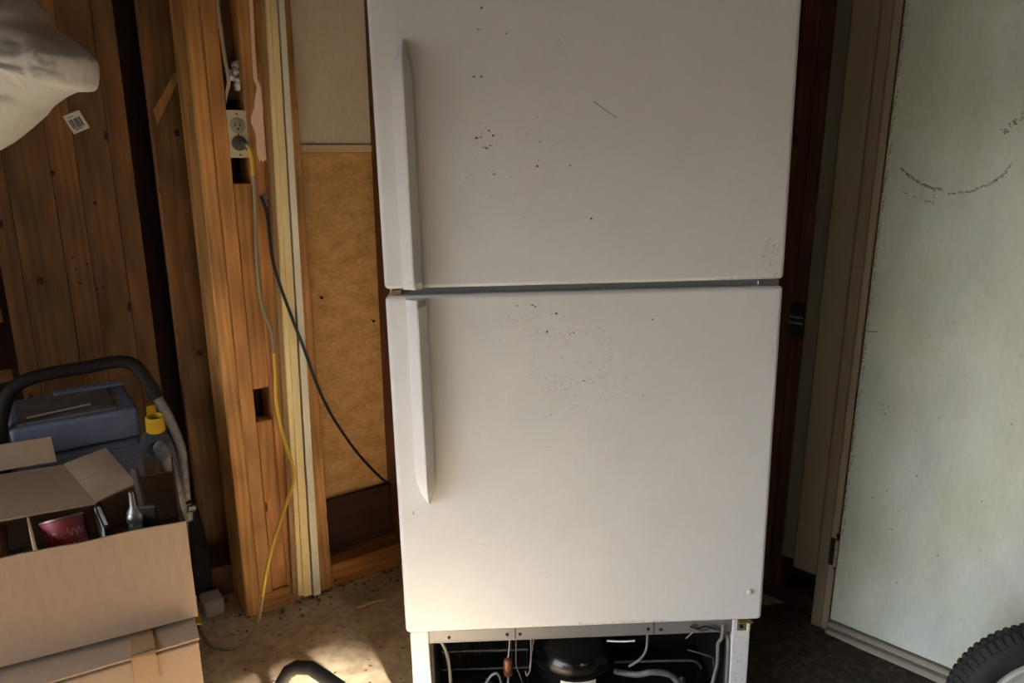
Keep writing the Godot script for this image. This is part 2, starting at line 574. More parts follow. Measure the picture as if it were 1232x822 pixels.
# ---------------------------------------------------------------- scene
func _ready() -> void:
	rng.seed = 7
	# camera
	var cam := Camera3D.new()
	cam.name = "camera"
	var th := atan(890.0 / 3401.0)
	var roll := atan(8.0 / 3401.0)
	var fw := Vector3(0, -sin(th), -cos(th))
	var up0 := Vector3(0, cos(th), -sin(th))
	var rt := Vector3.RIGHT * cos(roll) - up0 * sin(roll)
	var up := up0 * cos(roll) + Vector3.RIGHT * sin(roll)
	cam.transform = Transform3D(Basis(rt, up, -fw), Vector3(0, H, 0))
	cam.fov = rad_to_deg(2.0 * atan(411.0 / 890.0))
	cam.near = 0.02
	add_child(cam)
	# sky
	var we := WorldEnvironment.new()
	we.name = "world_environment"
	var env := Environment.new()
	env.background_mode = Environment.BG_SKY
	var sky := Sky.new()
	var ps := ProceduralSkyMaterial.new()
	ps.sky_top_color = Color(.75, .80, .87)
	ps.sky_horizon_color = Color(.94, .95, .95)
	ps.ground_bottom_color = Color(.42, .40, .37)
	ps.ground_horizon_color = Color(.62, .60, .57)
	ps.sky_energy_multiplier = 1.0
	sky.sky_material = ps
	env.sky = sky
	env.background_energy_multiplier = 1.0
	env.tonemap_mode = Environment.TONE_MAPPER_LINEAR
	env.tonemap_exposure = 10.4
	env.sdfgi_enabled = true
	env.ssao_enabled = true
	env.ssil_enabled = true
	we.environment = env
	add_child(we)
	# sun, low behind the camera, through the added rear slit onto the floor left of the refrigerator
	var sun := DirectionalLight3D.new()
	sun.name = "sun"
	var sh := (D * 0.10 - N).normalized()
	var se := deg_to_rad(28.5)
	sun.basis = Basis.looking_at((sh * cos(se) + Vector3.DOWN * sin(se)).normalized(), Vector3.UP)
	sun.light_color = Color(1.0, .97, .92)
	sun.light_energy = 9.0
	sun.light_angular_distance = 6.0
	sun.shadow_enabled = true
	add_child(sun)

	WLF = Transform3D(Basis(D, Vector3.UP, N), A)
	WRF = Transform3D(Basis(DR, Vector3.UP, NR), B)
	FRF = Transform3D(Basis(Vector3(.9992946, .0182424, -.0328260), Vector3(-.0188557, .9996516, -.0184728), Vector3(.0324776, .0190787, .9992904)), Vector3(.1615973, -.0228405, -1.3764344)).orthonormalized()
	materials()
	shell()
	left_wall()
	alcove()
	right_wall()
	fridge()
	left_wall_things()
	boxes()
	cart()
	small_things()

func struct(o: Node) -> void:
	o.set_meta("kind", "structure")

func shell() -> void:
	var st := nb()
	bb(st, Vector3(-1.7, -.12, -.75), Vector3(2.3, 0, 4.4), .001, WLF)
	var fl := put("floor", st, M.floor)
	struct(fl)
	st = nb()
	bb(st, Vector3(-16, -.2, -8), Vector3(-1.7, -.02, 13), .001, WLF)
	struct(put("driveway", st, M.drive))
	var c := base("ceiling", WLF)
	struct(c)
	st = nb()
	bb(st, Vector3(-1.85, 2.42, -.8), Vector3(2.4, 2.52, 4.5))
	put("roof_deck", st, M.roof_wood, c)
	for k in 7:
		st = nb()
		bb(st, Vector3(-1.7 + k * .6, 2.26, -.6), Vector3(-1.66 + k * .6, 2.42, 4.3))
		put("joist", st, M.roof_wood, c)
	# wall with the open garage doorway, to the left of and behind the camera
	st = nb()
	bb(st, Vector3(-1.8, 0, -.75), Vector3(-1.7, 2.42, .2), .001, WLF)
	bb(st, Vector3(-1.8, 0, 2.9), Vector3(-1.7, 2.42, 4.4), .001, WLF)
	bb(st, Vector3(-1.8, 2.1, .2), Vector3(-1.7, 2.42, 2.9), .001, WLF)
	struct(put("wall_doorway", st, M.plaster))
	st = nb()
	bb(st, Vector3(-1.7, 0, 4.3), Vector3(-.56, 2.42, 4.4), .001, WLF)
	bb(st, Vector3(-.22, 0, 4.3), Vector3(2.3, 2.42, 4.4), .001, WLF)
	bb(st, Vector3(-.56, 0, 4.3), Vector3(-.22, 1.78, 4.4), .001, WLF)
	bb(st, Vector3(-.56, 2.0, 4.3), Vector3(-.22, 2.42, 4.4), .001, WLF)
	struct(put("wall_rear", st, M.plaster))
	var wn := base("added_window_1", WLF)  # added slit in the unseen wall, sized to aim a sun patch
	struct(wn)
	for q in [[-.59, -.56, 1.75, 2.03], [-.22, -.19, 1.75, 2.03], [-.56, -.22, 2.0, 2.03], [-.56, -.22, 1.75, 1.78]]:
		wl("slit_frame", wn, M.jamb, q[0], q[1], q[2], q[3], 4.27, 4.3)
	st = nb()  # added wall out of view, placed to keep sun off the driveway
	bb(st, Vector3(-14, -.02, 5.2), Vector3(-1.75, 3.6, 5.4), .001, WLF)
	struct(put("wall_sun_blocker", st, M.plaster))
	var gd := base("added_door_2", WLF)  # added garage door, lowered to keep light off the upper walls
	struct(gd)
	for k in 3:
		wl("door_section", gd, M.white, -1.77, -1.73, 1.38 + k * .25, 1.625 + k * .25, .21, 2.89, .004)

func wl(called: String, parent: Node3D, m: Material, s0: float, s1: float, y0: float, y1: float, n0: float, n1: float, c := .002) -> MeshInstance3D:
	var st := nb()
	bb(st, Vector3(s0, y0, n0), Vector3(s1, y1, n1), c)
	return put(called, st, m, parent)

func left_wall() -> void:
	var w := base("wall_left", WLF)
	struct(w)
	wl("outer_sheathing", w, M.dark_wood, .165, 1.3, 0, 2.42, -.2, -.125)
	# double stud at the open end, filler blocks, next stud
	wl("stud", w, M.stud[2], 0, .038, 0, 2.42, -.14, 0, .003)
	wl("stud", w, M.stud[0], .0385, .0765, .0, 2.42, -.09, -.0005, .003)
	wl("filler_block", w, M.stud[1], .0775, .1195, .062, .578, -.05, -.002)
	wl("filler_block", w, M.stud[3], .0775, .1195, .672, 1.215, -.05, -.002)
	wl("filler_block", w, M.brown_wood[0], .0775, .1195, 1.42, 2.42, -.09, -.045)
	wl("filler_block", w, M.dark_wood, .0775, .1195, .0, 2.42, -.13, -.095)
	wl("footing_block", w, M.stud[3], .045, .128, .0, .058, -.03, .004, .004)
	wl("stud", w, M.stud[1], .1205, .158, .0, 2.42, -.09, -.001, .003)
	wl("stud", w, M.stud[3], .159, .2, .0, 2.42, -.09, -.003, .003)
	wl("stud", w, M.stud[2], .201, .256, .0, 2.42, -.09, -.002, .003)
	# bay beside the refrigerator
	wl("panel", w, M.panel_low, .257, .98, .0, 1.288, -.105, -.09, .001)
	wl("panel", w, M.panel_up, .257, .98, 1.312, 2.42, -.105, -.088, .001)
	wl("batten", w, M.batten, .257, .493, 1.289, 1.311, -.1, -.081, .002)
	wl("shade_board", w, M.dark_wood, .258, .492, .078, .255, -.088, -.07, .003)  # dark plank made tall so its colour stands in for the bay's shade
	wl("stud", w, M.brown_wood[1], .493, .532, .076, 2.42, -.09, 0, .003)
	wl("stud", w, M.brown_wood[1], .86, .9, .076, 2.42, -.09, 0, .003)
	wl("bottom_plate", w, M.stud[3], .257, 1.08, .0, .076, -.09, .0, .004)
	# nails through the panel
	for p in [[.312, .886], [.468, .796]]:
		var st := nb()
		tube(st, [Vector3(p[0], p[1], -.092), Vector3(p[0] - .006, p[1] + .002, -.062)], .0016, 6)
		lathe(st, [Vector2(0, -.001), Vector2(.0045, -.001), Vector2(.0045, .001), Vector2(0, .0012)], 10, Transform3D(Basis(Vector3.RIGHT, Vector3.BACK, Vector3.DOWN), Vector3(p[0] - .006, p[1] + .002, -.061)))
		put("nail", st, M.nail, w)

func alcove() -> void:
	var w := base("wall_back", WLF)
	struct(w)
	wl("outer_sheathing", w, M.dark_wood, -1.72, .2, 0, 2.42, -.74, -.62)
	wl("end_board", w, M.dark_wood, .13, .17, 0, 2.42, -.625, -.126)
	# wide knotty board behind the studs
	wl("wide_board", w, M.board[3], -.046, .128, 0, 2.42, -.33, -.30, .004)
	wl("footing_block", w, M.brown_wood[0], -.07, .03, 0, .1, -.298, -.15, .004)
	var sp := nb()
	prism(sp, [Vector2(-.034, 1.402), Vector2(.036, 1.508), Vector2(.044, 1.492), Vector2(-.03, 1.362)], -.3005, -.2994)
	put("peeled_strip", sp, M.stud[0], w, "pale scraped strip")
	# tongue and groove boards
	var e: Array = [-.432, -.387, -.289, -.228, -.147, -.096]
	for i in e.size() - 1:
		wl("board", w, M.board[(i * 3 + 1) % 4], e[i] + .0004, e[i + 1] - .0004, .0, 2.42, -.35, -.33 + .001 * (i % 2), .0015)
	wl("rail", w, M.brown_wood[0], -.42, -.1, .3, .36, -.39, -.352)
	for q in [[-.352, .966, -.3285, .011], [-.287, 1.24, -.3285, .007], [-.2, 1.16, -.3275, .006], [.018, 1.342, -.2998, .0095], [.011, .718, -.2998, .0095]]:
		sp = nb()
		lathe(sp, [Vector2(q[3], -.001), Vector2(q[3], .0), Vector2(q[3] * .6, .0006), Vector2(0, .0004)], 18, Transform3D(Basis(Vector3.RIGHT * .8, Vector3.BACK, Vector3.DOWN), Vector3(q[0], q[1], q[2])))
		put("knot", sp, M.knot, w, "dark knot")
	for q in [[-.27, 1.02], [-.268, .99], [-.24, 1.0], [-.262, .95], [-.225, .93], [-.21, .935]]:
		sp = nb()
		lathe(sp, [Vector2(.0028, -.001), Vector2(.0028, .0), Vector2(0, .0006)], 8, Transform3D(Basis(Vector3.RIGHT, Vector3.BACK, Vector3.DOWN), Vector3(q[0], q[1], -.3285)))
		put("nail_head", sp, M.nail, w)
	# open shelving bay at the far left
	wl("ledger", w, M.board[0], -1.5, -.445, .86, .9, -.5, -.36)
	wl("ledger", w, M.board[2], -1.5, -.445, .7, .735, -.5, -.36)
	wl("ledger", w, M.board[1], -1.5, -.445, 1.16, 1.2, -.5, -.36)
	wl("stud", w, M.dark_wood, -1.5, -1.46, 0, 2.42, -.6, -.5)

func wr(called: String, parent: Node3D, m: Material, t0: float, t1: float, y0: float, y1: float, n0: float, n1: float, c := .002) -> MeshInstance3D:
	var st := nb()
	bb(st, Vector3(t0, y0, n0), Vector3(t1, y1, n1), c)
	return put(called, st, m, parent)

func right_wall() -> void:
	var w := base("wall_right", WRF)
	struct(w)
	wr("outer_sheathing", w, M.dark_wood, -1.1, 3.6, 0, 2.42, -.25, -.15)
	wr("stud", w, M.brown_wood[0], -.196, -.157, .05, 2.42, -.13, -.03, .003)
	wr("stud", w, M.brown_wood[1], -.245, -.199, .05, 2.42, -.13, -.045, .003)
	wr("stud", w, M.brown_wood[0], -.70, -.66, .05, 2.42, -.13, -.04, .003)
	wr("panel", w, M.brown_wood[1], -1.0, -.2, 0.05, 2.42, -.145, -.131)
	wr("bottom_plate", w, M.dark_wood, -1.0, -.06, 0, .05, -.13, -.05)  # dark colour carries the shade of the hollow at the wall foot
	wr("edge_board", w, M.jamb_dark, -.155, -.1155, .17, 2.42, -.06, -.012, .003)
	wr("casing_board", w, M.jamb, -.1145, -.0495, .153, 2.42, -.03, -.001, .003)
	wr("wall_board", w, M.plaster, .84, 3.4, 0, 2.42, -.15, 0)
	wr("wall_board", w, M.plaster, -.05, .86, 2.06, 2.42, -.15, 0)
	var t := base("trim_1", WRF)
	struct(t)
	wr("jamb_board", t, M.jamb, -.0485, -.0205, 0, 2.06, -.14, .002, .003)
	wr("jamb_stop", t, M.jamb_light, -.0198, -.0025, 0, 2.06, -.14, .004, .003)
	wr("jamb_board", t, M.jamb, .806, .84, 0, 2.06, -.14, .002, .003)
	# threshold
	var s := base("trim_2", WRF)
	struct(s)
	wr("threshold", s, M.grey_wood, .0, .804, 0, .022, -.14, .03, .004)
	wr("threshold", s, M.grey_wood, .0, .804, .022, .037, -.14, .012, .003)
	# door
	var d := base("door_1", WRF)
	struct(d)
	var n1 := fnl(71, .012, 3)
	var n2 := fnl(72, .12, 2)
	var im := tex(512, 1280, func(x: int, y: int) -> Color:
		var v := .045 * n1.get_noise_2d(x, y * .45) + .02 * n2.get_noise_2d(x, y * .3)
		var age := clampf(.35 + .9 * n1.get_noise_2d(x * .5 + 400, y * .3), 0, 1) * .05
		return Color(.80 + v, .825 + v - age * .3, .785 + v - age * 1.3))
	# pixels per metre: 512 / 0.8 = 640 both ways; door spans y 0.04 .. 2.04
	var P := func(t_: float, y_: float) -> Vector2: return Vector2(t_ * 640, (2.04 - y_) * 640)
	var br := Color(.33, .22, .14)
	scratch(im, [P.call(.034, 1.253), P.call(.06, 1.232), P.call(.09, 1.216), P.call(.11, 1.209), P.call(.128, 1.208)], 1.1, br, .65, 1.5, 1.0)
	scratch(im, [P.call(.14, 1.2), P.call(.18, 1.205), P.call(.215, 1.222), P.call(.245, 1.25)], 1.0, br, .5, 1.6, 1.0)
	scratch(im, [P.call(.24, 1.25), P.call(.252, 1.27)], .8, br, .6, 1.5, .6)
	scratch(im, [P.call(.045, 1.2), P.call(.08, 1.186), P.call(.11, 1.18)], .8, br, .5, 2.0, .4)
	scratch(im, [P.call(.11, 1.21), P.call(.112, 1.17)], .7, br, .5, .8, .5)
	scratch(im, [P.call(.225, 1.33), P.call(.24, 1.345), P.call(.252, 1.365)], 1.4, br, .55, 3.5, .9)
	scratch(im, [P.call(.255, 1.36), P.call(.3, 1.37)], 1.0, br, .4, 3.0, .6)
	scratch(im, [P.call(.0, .86), P.call(.03, .862)], .8, br, .6, .6)
	for q in [[.098, .46], [.066, .43], [.12, .36], [.23, .33], [.15, .22], [.07, .66], [.075, .68], [.06, .68], [.16, .52], [.3, .5], [.33, .7]]:
		var v: Vector2 = P.call(q[0], q[1])
		speck(im, v.x, v.y, 1.1, 1.4, Color(.3, .27, .22), .7)
	for i in 260:
		speck(im, rng.randf() * 512, 600 + rng.randf() * 680, rng.randf_range(.6, 2.4), rng.randf_range(.6, 2.0), Color(.55, .56, .5), rng.randf_range(.08, .3))
	for i in 24: scratch(im, [P.call(0.002, .3 + i * .06), P.call(.004 + .004 * rng.randf(), .3 + i * .06 + .05)], 1.2, Color(.5, .4, .22), .5, 1.5, .6)
	var st := nb()
	rbox(st, Vector3(0.001, .04, -.045), Vector3(.801, 2.04, 0), .003, 2)
	put("door_slab", st, mat(Color.WHITE, .5, 0, im, .6), d)
	# hinges at the jamb edge
	for y in [.245, 1.75]:
		st = nb()
		bb(st, Vector3(-.019, y - .04, .0035), Vector3(-.004, y + .04, .006), .0006)
		var hg := put("hinge", st, M.nail, d, "rusty hinge leaf")
		st = nb()
		for k in 3:
			lathe(st, [Vector2(0, -.012), Vector2(.0048, -.012), Vector2(.0048, .012), Vector2(0, .012)], 12, Transform3D(Basis(), Vector3(-.001, y - .027 + k * .027, .008)))
		put("knuckle", st, M.jamb_light, hg)
		st = nb()
		lathe(st, [Vector2(0, -.048), Vector2(.0026, -.048), Vector2(.0026, .05), Vector2(.005, .05), Vector2(.004, .057), Vector2(0, .058)], 10, Transform3D(Basis(), Vector3(-.001, y, .008)))
		put("hinge_pin", st, M.nail, hg)
	st = nb()
	lathe(st, [Vector2(0, 0), Vector2(.012, 0), Vector2(.012, .03), Vector2(.026, .04), Vector2(.028, .055), Vector2(.018, .066), Vector2(0, .068)], 20, Transform3D(Basis(Vector3.RIGHT, Vector3.BACK, Vector3.DOWN), Vector3(.74, .98, 0)))
	put("door_knob", st, M.steel, d)
	# black vent box between the studs, two pale straps across it
	var v := base("junction_box", WRF)
	tag(v, "small black box with two pale straps on the brown stud behind the refrigerator's right side", "electrical box")
	st = nb()
	bb(st, Vector3(-.193, .812, -.029), Vector3(-.158, .9, -.012), .002)
	put("box_body", st, M.black, v)
	for y in [.846, .862]:
		st = nb()
		bb(st, Vector3(-.195, y, -.013), Vector3(-.1575, y + .006, -.01), .001)
		put("strap", st, M.grey_metal, v)

func fridge() -> void:
	var f := base("refrigerator", FRF)
	tag(f, "old white top-freezer refrigerator with two bar handles and its lower grille missing", "refrigerator")
	var st := nb()
	rbox(st, Vector3(-.383, .29, -.60), Vector3(.383, 1.615, -.062), .008, 2)
	put("cabinet", st, M.enamel, f)
	# doors
	var chips: Array = [[-.1846, 1.5646, 2, 2, .9], [-.1916, 1.5295, 1.6, 1.2, .8], [-.186, 1.5295, 1, 1, .6], [-.142, 1.5218, 1.6, 1.2, .7], [-.2015, 1.4507, 2.6, 1.3, .8], [-.1882, 1.4505, 2.8, 1.4, .8], [-.2005, 1.3448, 3, 1.6, .9], [-.1925, 1.346, 1.5, 1.3, .8], [-.1702, 1.3486, 2.2, 1.8, .85], [-.1775, 1.3574, 2, 1.6, .85], [-.1829, 1.3269, 2.6, 2, .7], [-.176, 1.331, 2, 1.2, .8], [-.188, 1.328, 2.5, 1, .6], [-.0907, 1.2925, 2, 2, .9], [-.088, 1.303, 1.2, 1.2, .5], [.0094, 1.1949, 2, 2, .95], [-.03, 1.2925, 1.8, 1.4, .8], [-.085, 1.336, 1.2, 1.8, .6], [-.17, 1.28, 3.5, 1.6, .35], [-.05, 1.51, 1.6, 1.1, .5], [-.115, 1.20, 1.2, 1.2, .4], [.3586, 1.135, 2, 1.2, .5]]
	var im := door_image(.768, 1.07, 1.612, 91, chips, [[.355, 1.12, .02, .03, 60], [.3707, 1.075, .012, .01, 40], [-.18, 1.345, .03, .03, 40], [-.17, 1.28, .06, .05, 40], [.31, 1.073, .06, .003, 90], [-.1, 1.32, .08, .06, 30]])
	scratch(im, [Vector2((.012 + .384) * 1000, (1.612 - 1.405) * 1000), Vector2((.0557 + .384) * 1000, (1.612 - 1.3746) * 1000)], 1.0, Color(.45, .43, .41), .5)
	st = nb()
	rbox(st, Vector3(-.384, 1.0705, -.055), Vector3(.384, 1.612, 0), .009, 4)
	put("freezer_door", st, mat(Color.WHITE, .34, 0, im), f)
	chips = [[-.1037, 1.0333, 2.5, 1.4, .8], [-.0975, 1.0305, 2.4, 1.2, .8], [-.0574, 1.0157, 2.6, 2.0, .8], [-.0755, .9801, 2, 2.4, .85], [-.0237, .977, 1.6, 1.4, .9], [-.031, .975, 1.6, 1.5, .5], [-.0042, .8788, 2.4, 2, .4], [.1299, .999, 1.8, 1.6, .7], [-.3536, .6077, 1.2, 4.5, .5], [-.0689, .81, 1.2, 1.2, .6], [-.132, 1.033, 1.5, 2, .5], [.115, .845, 1.3, 2, .3], [.05, .5, 1.5, 1.2, .3]]
	im = door_image(.768, .3266, 1.0575, 93, chips, [[-.03, .93, .09, .08, 150], [.03, .85, .07, .05, 70], [-.1, .99, .08, .05, 60], [.0, .329, .38, .004, 420], [.08, .335, .1, .006, 160], [.37, .98, .006, .1, 30], [-.1, .6, .2, .2, 40]])
	st = nb()
	rbox(st, Vector3(-.384, .3266, -.055), Vector3(.384, 1.0575, 0), .009, 4)
	put("fridge_door", st, mat(Color.WHITE, .34, 0, im), f)
	st = nb()
	bb(st, Vector3(-.372, 1.05, -.064), Vector3(.372, 1.078, -.018), .003)
	bb(st, Vector3(-.372, .335, -.064), Vector3(.372, 1.05, -.05), .003)
	bb(st, Vector3(-.372, 1.078, -.064), Vector3(.372, 1.6, -.05), .003)
	put("gasket", st, M.gasket, f)
	# handles: a ridge with a pointed far end
	handle(f, 1.0725, 1.5155, -.349, -.310, -.3235, 1.0)
	handle(f, 1.0525, .6255, -.3445, -.3035, -.319, -1.0)
	# hinges
	st = nb()
	bb(st, Vector3(.335, 1.059, -.052), Vector3(.376, 1.069, -.006), .001)
	lathe(st, [Vector2(0, -.006), Vector2(.006, -.006), Vector2(.006, .006), Vector2(0, .006)], 12, Transform3D(Basis(), Vector3(.365, 1.064, -.012)))
	put("hinge", st, M.steel, f, "steel middle hinge")
	st = nb()
	bb(st, Vector3(-.372, 1.0595, -.045), Vector3(-.352, 1.068, -.006), .001)
	put("latch_catch", st, M.rust, f)
	st = nb()
	lathe(st, [Vector2(0, -.004), Vector2(.0068, -.004), Vector2(.0068, .001), Vector2(.005, .003), Vector2(0, .0034)], 18, Transform3D(Basis(Vector3.RIGHT, Vector3.BACK, Vector3.DOWN), Vector3(.3535, .3968, .0)))
	put("hole_plug", st, M.white, f)
	# lower frame
	for s in [-1, 1]:
		st = nb()
		var x0 := -.3835 if s < 0 else .342
		rbox(st, Vector3(x0, .045, -.60), Vector3(x0 + .0415, .2885, -.06), .004, 2)
		put("side_rail", st, M.pillar, f)
	st = nb()
	bb(st, Vector3(-.342, .259, -.075), Vector3(.342, .2885, -.062), .0015)
	bb(st, Vector3(-.342, .256, -.09), Vector3(.342, .26, -.062), .001)
	var cb := put("cross_rail", st, M.grey_metal, f)
	for q in [[-.167, .272], [-.297, .27], [-.138, .2715], [.151, .272]]:
		st = nb()
		lathe(st, [Vector2(0, -.001), Vector2(.004, -.001), Vector2(.0035, .0015), Vector2(0, .002)], 10, Transform3D(Basis(Vector3.RIGHT, Vector3.BACK, Vector3.DOWN), Vector3(q[0], q[1], -.0615)))
		put("screw", st, M.nail, cb)
	for x in [-.149, .164]:
		st = nb()
		bb(st, Vector3(x - .001, .2585, -.0625), Vector3(x + .001, .2885, -.0608), .0004)
		put("rail_joint", st, M.bay, cb)
	st = nb()
	bb(st, Vector3(.176, .266, -.0625), Vector3(.184, .272, -.0608), .0004)
	put("rail_slot", st, M.bay, cb)
	st = nb()
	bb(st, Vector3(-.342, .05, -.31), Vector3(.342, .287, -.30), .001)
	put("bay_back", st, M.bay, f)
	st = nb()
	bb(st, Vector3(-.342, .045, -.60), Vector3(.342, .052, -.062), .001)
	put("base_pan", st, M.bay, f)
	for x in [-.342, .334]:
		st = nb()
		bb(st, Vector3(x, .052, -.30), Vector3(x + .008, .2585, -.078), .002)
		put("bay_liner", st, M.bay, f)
	st = nb()
	tube(st, curve([Vector3(.30, .252, -.08), Vector3(.325, .249, -.075), Vector3(.336, .236, -.07), Vector3(.338, .2, -.067), Vector3(.338, .06, -.067)], 5), .005, 8)
	put("rail_edge", st, M.grey_metal, f)
	# lower door hinge bracket
	st = nb()
	bb(st, Vector3(.352, .262, -.06), Vector3(.383, .29, -.056), .001)
	bb(st, Vector3(.352, .287, -.06), Vector3(.383, .29, -.045), .001)
	var hb := put("hinge_bracket", st, M.rust, f, "tan steel bottom hinge bracket")
	st = nb()
	rbox(st, Vector3(.3725, .2625, -.056), Vector3(.3785, .29, -.050), .0015, 2)
	put("hinge_pin", st, M.white, hb)
	st = nb()
	lathe(st, [Vector2(0, 0), Vector2(.0055, 0), Vector2(.005, .003), Vector2(0, .0035)], 6, Transform3D(Basis(Vector3.RIGHT, Vector3.BACK, Vector3.DOWN), Vector3(.3605, .274, -.056)))
	put("bolt", st, M.nail, hb)
	# levelling feet, each screwed down to the floor
	for q in [[-.34, -.09], [.34, -.09], [-.34, -.56], [.34, -.56]]:
		st = nb()
		var p := FRF * Vector3(q[0], .05, q[1])
		var dep := p.y / FRF.basis.y.y
		lathe(st, [Vector2(0, .052 - dep), Vector2(.018, .052 - dep), Vector2(.018, .058 - dep), Vector2(.006, .06 - dep), Vector2(.006, .05), Vector2(0, .05)], 14, Transform3D(Basis(), Vector3(q[0], 0, q[1])))
		put("levelling_foot", st, M.black, f)
	# compressor
	var cx := Transform3D(Basis(), Vector3(-.002, 0, -.192))
	st = nb()
	lathe(st, [Vector2(0, .062), Vector2(.06, .062), Vector2(.088, .075), Vector2(.096, .1), Vector2(.097, .122), Vector2(0, .122)], 40, cx)
	var cp := put("compressor", st, M.shell, f, "black domed compressor")
	st = nb()
	lathe(st, [Vector2(.095, .119), Vector2(.102, .119), Vector2(.103, .1245), Vector2(.095, .127)], 40, cx)
	put("weld_seam", st, M.shell, cp)
	st = nb()
	lathe(st, [Vector2(.0955, .124), Vector2(.0955, .132), Vector2(.0915, .148), Vector2(.083, .161), Vector2(.069, .171), Vector2(.05, .178), Vector2(.026, .182), Vector2(0, .183)], 40, cx)
	put("dome", st, M.shell, cp)
	st = nb()
	lathe(st, [Vector2(.02, .184), Vector2(.036, .183), Vector2(.036, .179)], 20, Transform3D(Basis(Vector3.FORWARD, -.35), Vector3(.09, -.012, -.16)))
	put("dome_embossing", st, M.shell, cp)
	st = nb()
	for k in 8:
		var a0 := PI * (.36 + .28 * k / 8.0)
		var a1 := PI * (.36 + .28 * (k + 1) / 8.0)
		var p0 := Vector3(cos(a0), 0, sin(a0)) * .0978
		var p1 := Vector3(cos(a1), 0, sin(a1)) * .0978
		var o := cx.origin
		quad(st, o + p0 + Vector3(0, .085, 0), o + p1 + Vector3(0, .085, 0), o + p1 + Vector3(0, .114, 0), o + p0 + Vector3(0, .114, 0), (p0 + p1).normalized())
	put("rating_label", st, M.white, cp)
	st = nb()
	bb(st, Vector3(-.12, .053, -.24), Vector3(.12, .064, -.13), .003)
	put("mounting_plate", st, M.bay, cp)
	# condenser fins
	st = nb()
	for k in 34:
		bb(st, Vector3(-.325 + k * .0063, .058, -.285), Vector3(-.3245 + k * .0063, .15, -.215), .0001)
	put("condenser_fins", st, mat(Color(.30, .305, .31), .5, .4), f)
	st = nb()
	tube(st, [Vector3(-.33, .075, -.21), Vector3(-.115, .072, -.21)], .003)
	put("condenser_tube", st, M.wire_grey, f)
	st = nb()
	tube(st, [Vector3(-.33, .125, -.212), Vector3(-.115, .122, -.212)], .003)
	put("condenser_tube", st, M.wire_grey, f)
	# copper filter drier
	st = nb()
	lathe(st, [Vector2(0, .118), Vector2(.004, .118), Vector2(.011, .124), Vector2(.011, .162), Vector2(.004, .169), Vector2(0, .169)], 16, Transform3D(Basis(), Vector3(-.166, 0, -.12)))
	var fd := put("filter_drier", st, M.copper, f, "copper filter drier")
	st = nb()
	tube(st, curve([Vector3(-.166, .167, -.12), Vector3(-.162, .19, -.125), Vector3(-.16, .215, -.13), Vector3(-.15, .24, -.17), Vector3(-.13, .25, -.25)], 4), .0022)
	put("capillary_tube", st, M.grey_metal, fd)
	st = nb()
	tube(st, curve([Vector3(-.166, .12, -.12), Vector3(-.17, .09, -.12), Vector3(-.19, .07, -.14), Vector3(-.22, .066, -.18)], 4), .003)
	put("capillary_tube", st, M.grey_metal, fd)
	# wiring and tubing in the bay
	var runs: Array = [
		["wire", M.wire_white, .0042, [Vector3(-.327, .272, -.068), Vector3(-.313, .241, -.08), Vector3(-.306, .194, -.1), Vector3(-.303, .15, -.11), Vector3(-.301, .09, -.12), Vector3(-.29, .056, -.15)]],
		["wire", M.wire_grey, .0016, [Vector3(-.146, .262, -.078), Vector3(-.147, .205, -.09), Vector3(-.147, .164, -.1), Vector3(-.138, .13, -.1), Vector3(-.131, .1, -.11), Vector3(-.12, .06, -.13)]],
		["wire", M.wire_white, .0015, [Vector3(-.113, .262, -.078), Vector3(-.113, .203, -.09), Vector3(-.115, .151, -.1), Vector3(-.123, .134, -.1), Vector3(-.126, .142, -.105)]],
		["wire", M.wire_white, .0014, [Vector3(-.105, .262, -.078), Vector3(-.109, .21, -.095), Vector3(-.117, .15, -.105)]],
		["wire", M.wire_white, .003, [Vector3(.153, .262, -.078), Vector3(.157, .195, -.1), Vector3(.147, .151, -.12), Vector3(.125, .117, -.14)]],
		["wire", M.wire_white, .0042, [Vector3(.32, .28, -.0565), Vector3(.318, .245, -.0575), Vector3(.318, .213, -.08), Vector3(.322, .161, -.09), Vector3(.321, .12, -.1), Vector3(.31, .07, -.1), Vector3(.3, .056, -.12)]],
		["wire", M.wire_grey, .002, [Vector3(.284, .111, -.2), Vector3(.311, .12, -.17), Vector3(.321, .145, -.12), Vector3(.316, .138, -.1)]],
		["wire", M.wire_grey, .0025, [Vector3(.25, .28, -.0575), Vector3(.268, .266, -.0575), Vector3(.285, .268, -.0575), Vector3(.299, .275, -.0575), Vector3(.312, .262, -.057)]],
		["wire", M.nail, .002, [Vector3(.245, .277, -.057), Vector3(.262, .272, -.056), Vector3(.28, .277, -.056), Vector3(.305, .267, -.056)]],
		["wire", M.wire_white, .0016, [Vector3(.252, .262, -.058), Vector3(.244, .25, -.062), Vector3(.24, .238, -.07)]],
		["suction_tube", M.steel, .0035, [Vector3(.075, .175, -.16), Vector3(.11, .186, -.14), Vector3(.136, .194, -.13)]],
		["suction_hose", M.grey_hose, .0075, [Vector3(.092, .09, -.16), Vector3(.142, .093, -.14), Vector3(.179, .106, -.13), Vector3(.22, .097, -.13), Vector3(.251, .066, -.13), Vector3(.26, .058, -.16)]],
		["discharge_tube", M.steel, .0035, [Vector3(.09, .085, -.2), Vector3(.206, .082, -.2), Vector3(.29, .08, -.2), Vector3(.312, .068, -.2), Vector3(.318, .056, -.2)]],
		["process_tube", M.grey_metal, .0035, [Vector3(-.24, .058, -.15), Vector3(-.22, .079, -.15), Vector3(-.205, .101, -.15), Vector3(-.189, .1, -.15), Vector3(-.18, .058, -.15)]]]
	for r in runs:
		st = nb()
		tube(st, curve(r[3], 6), r[2], 8)
		put(r[0], st, r[1], f)

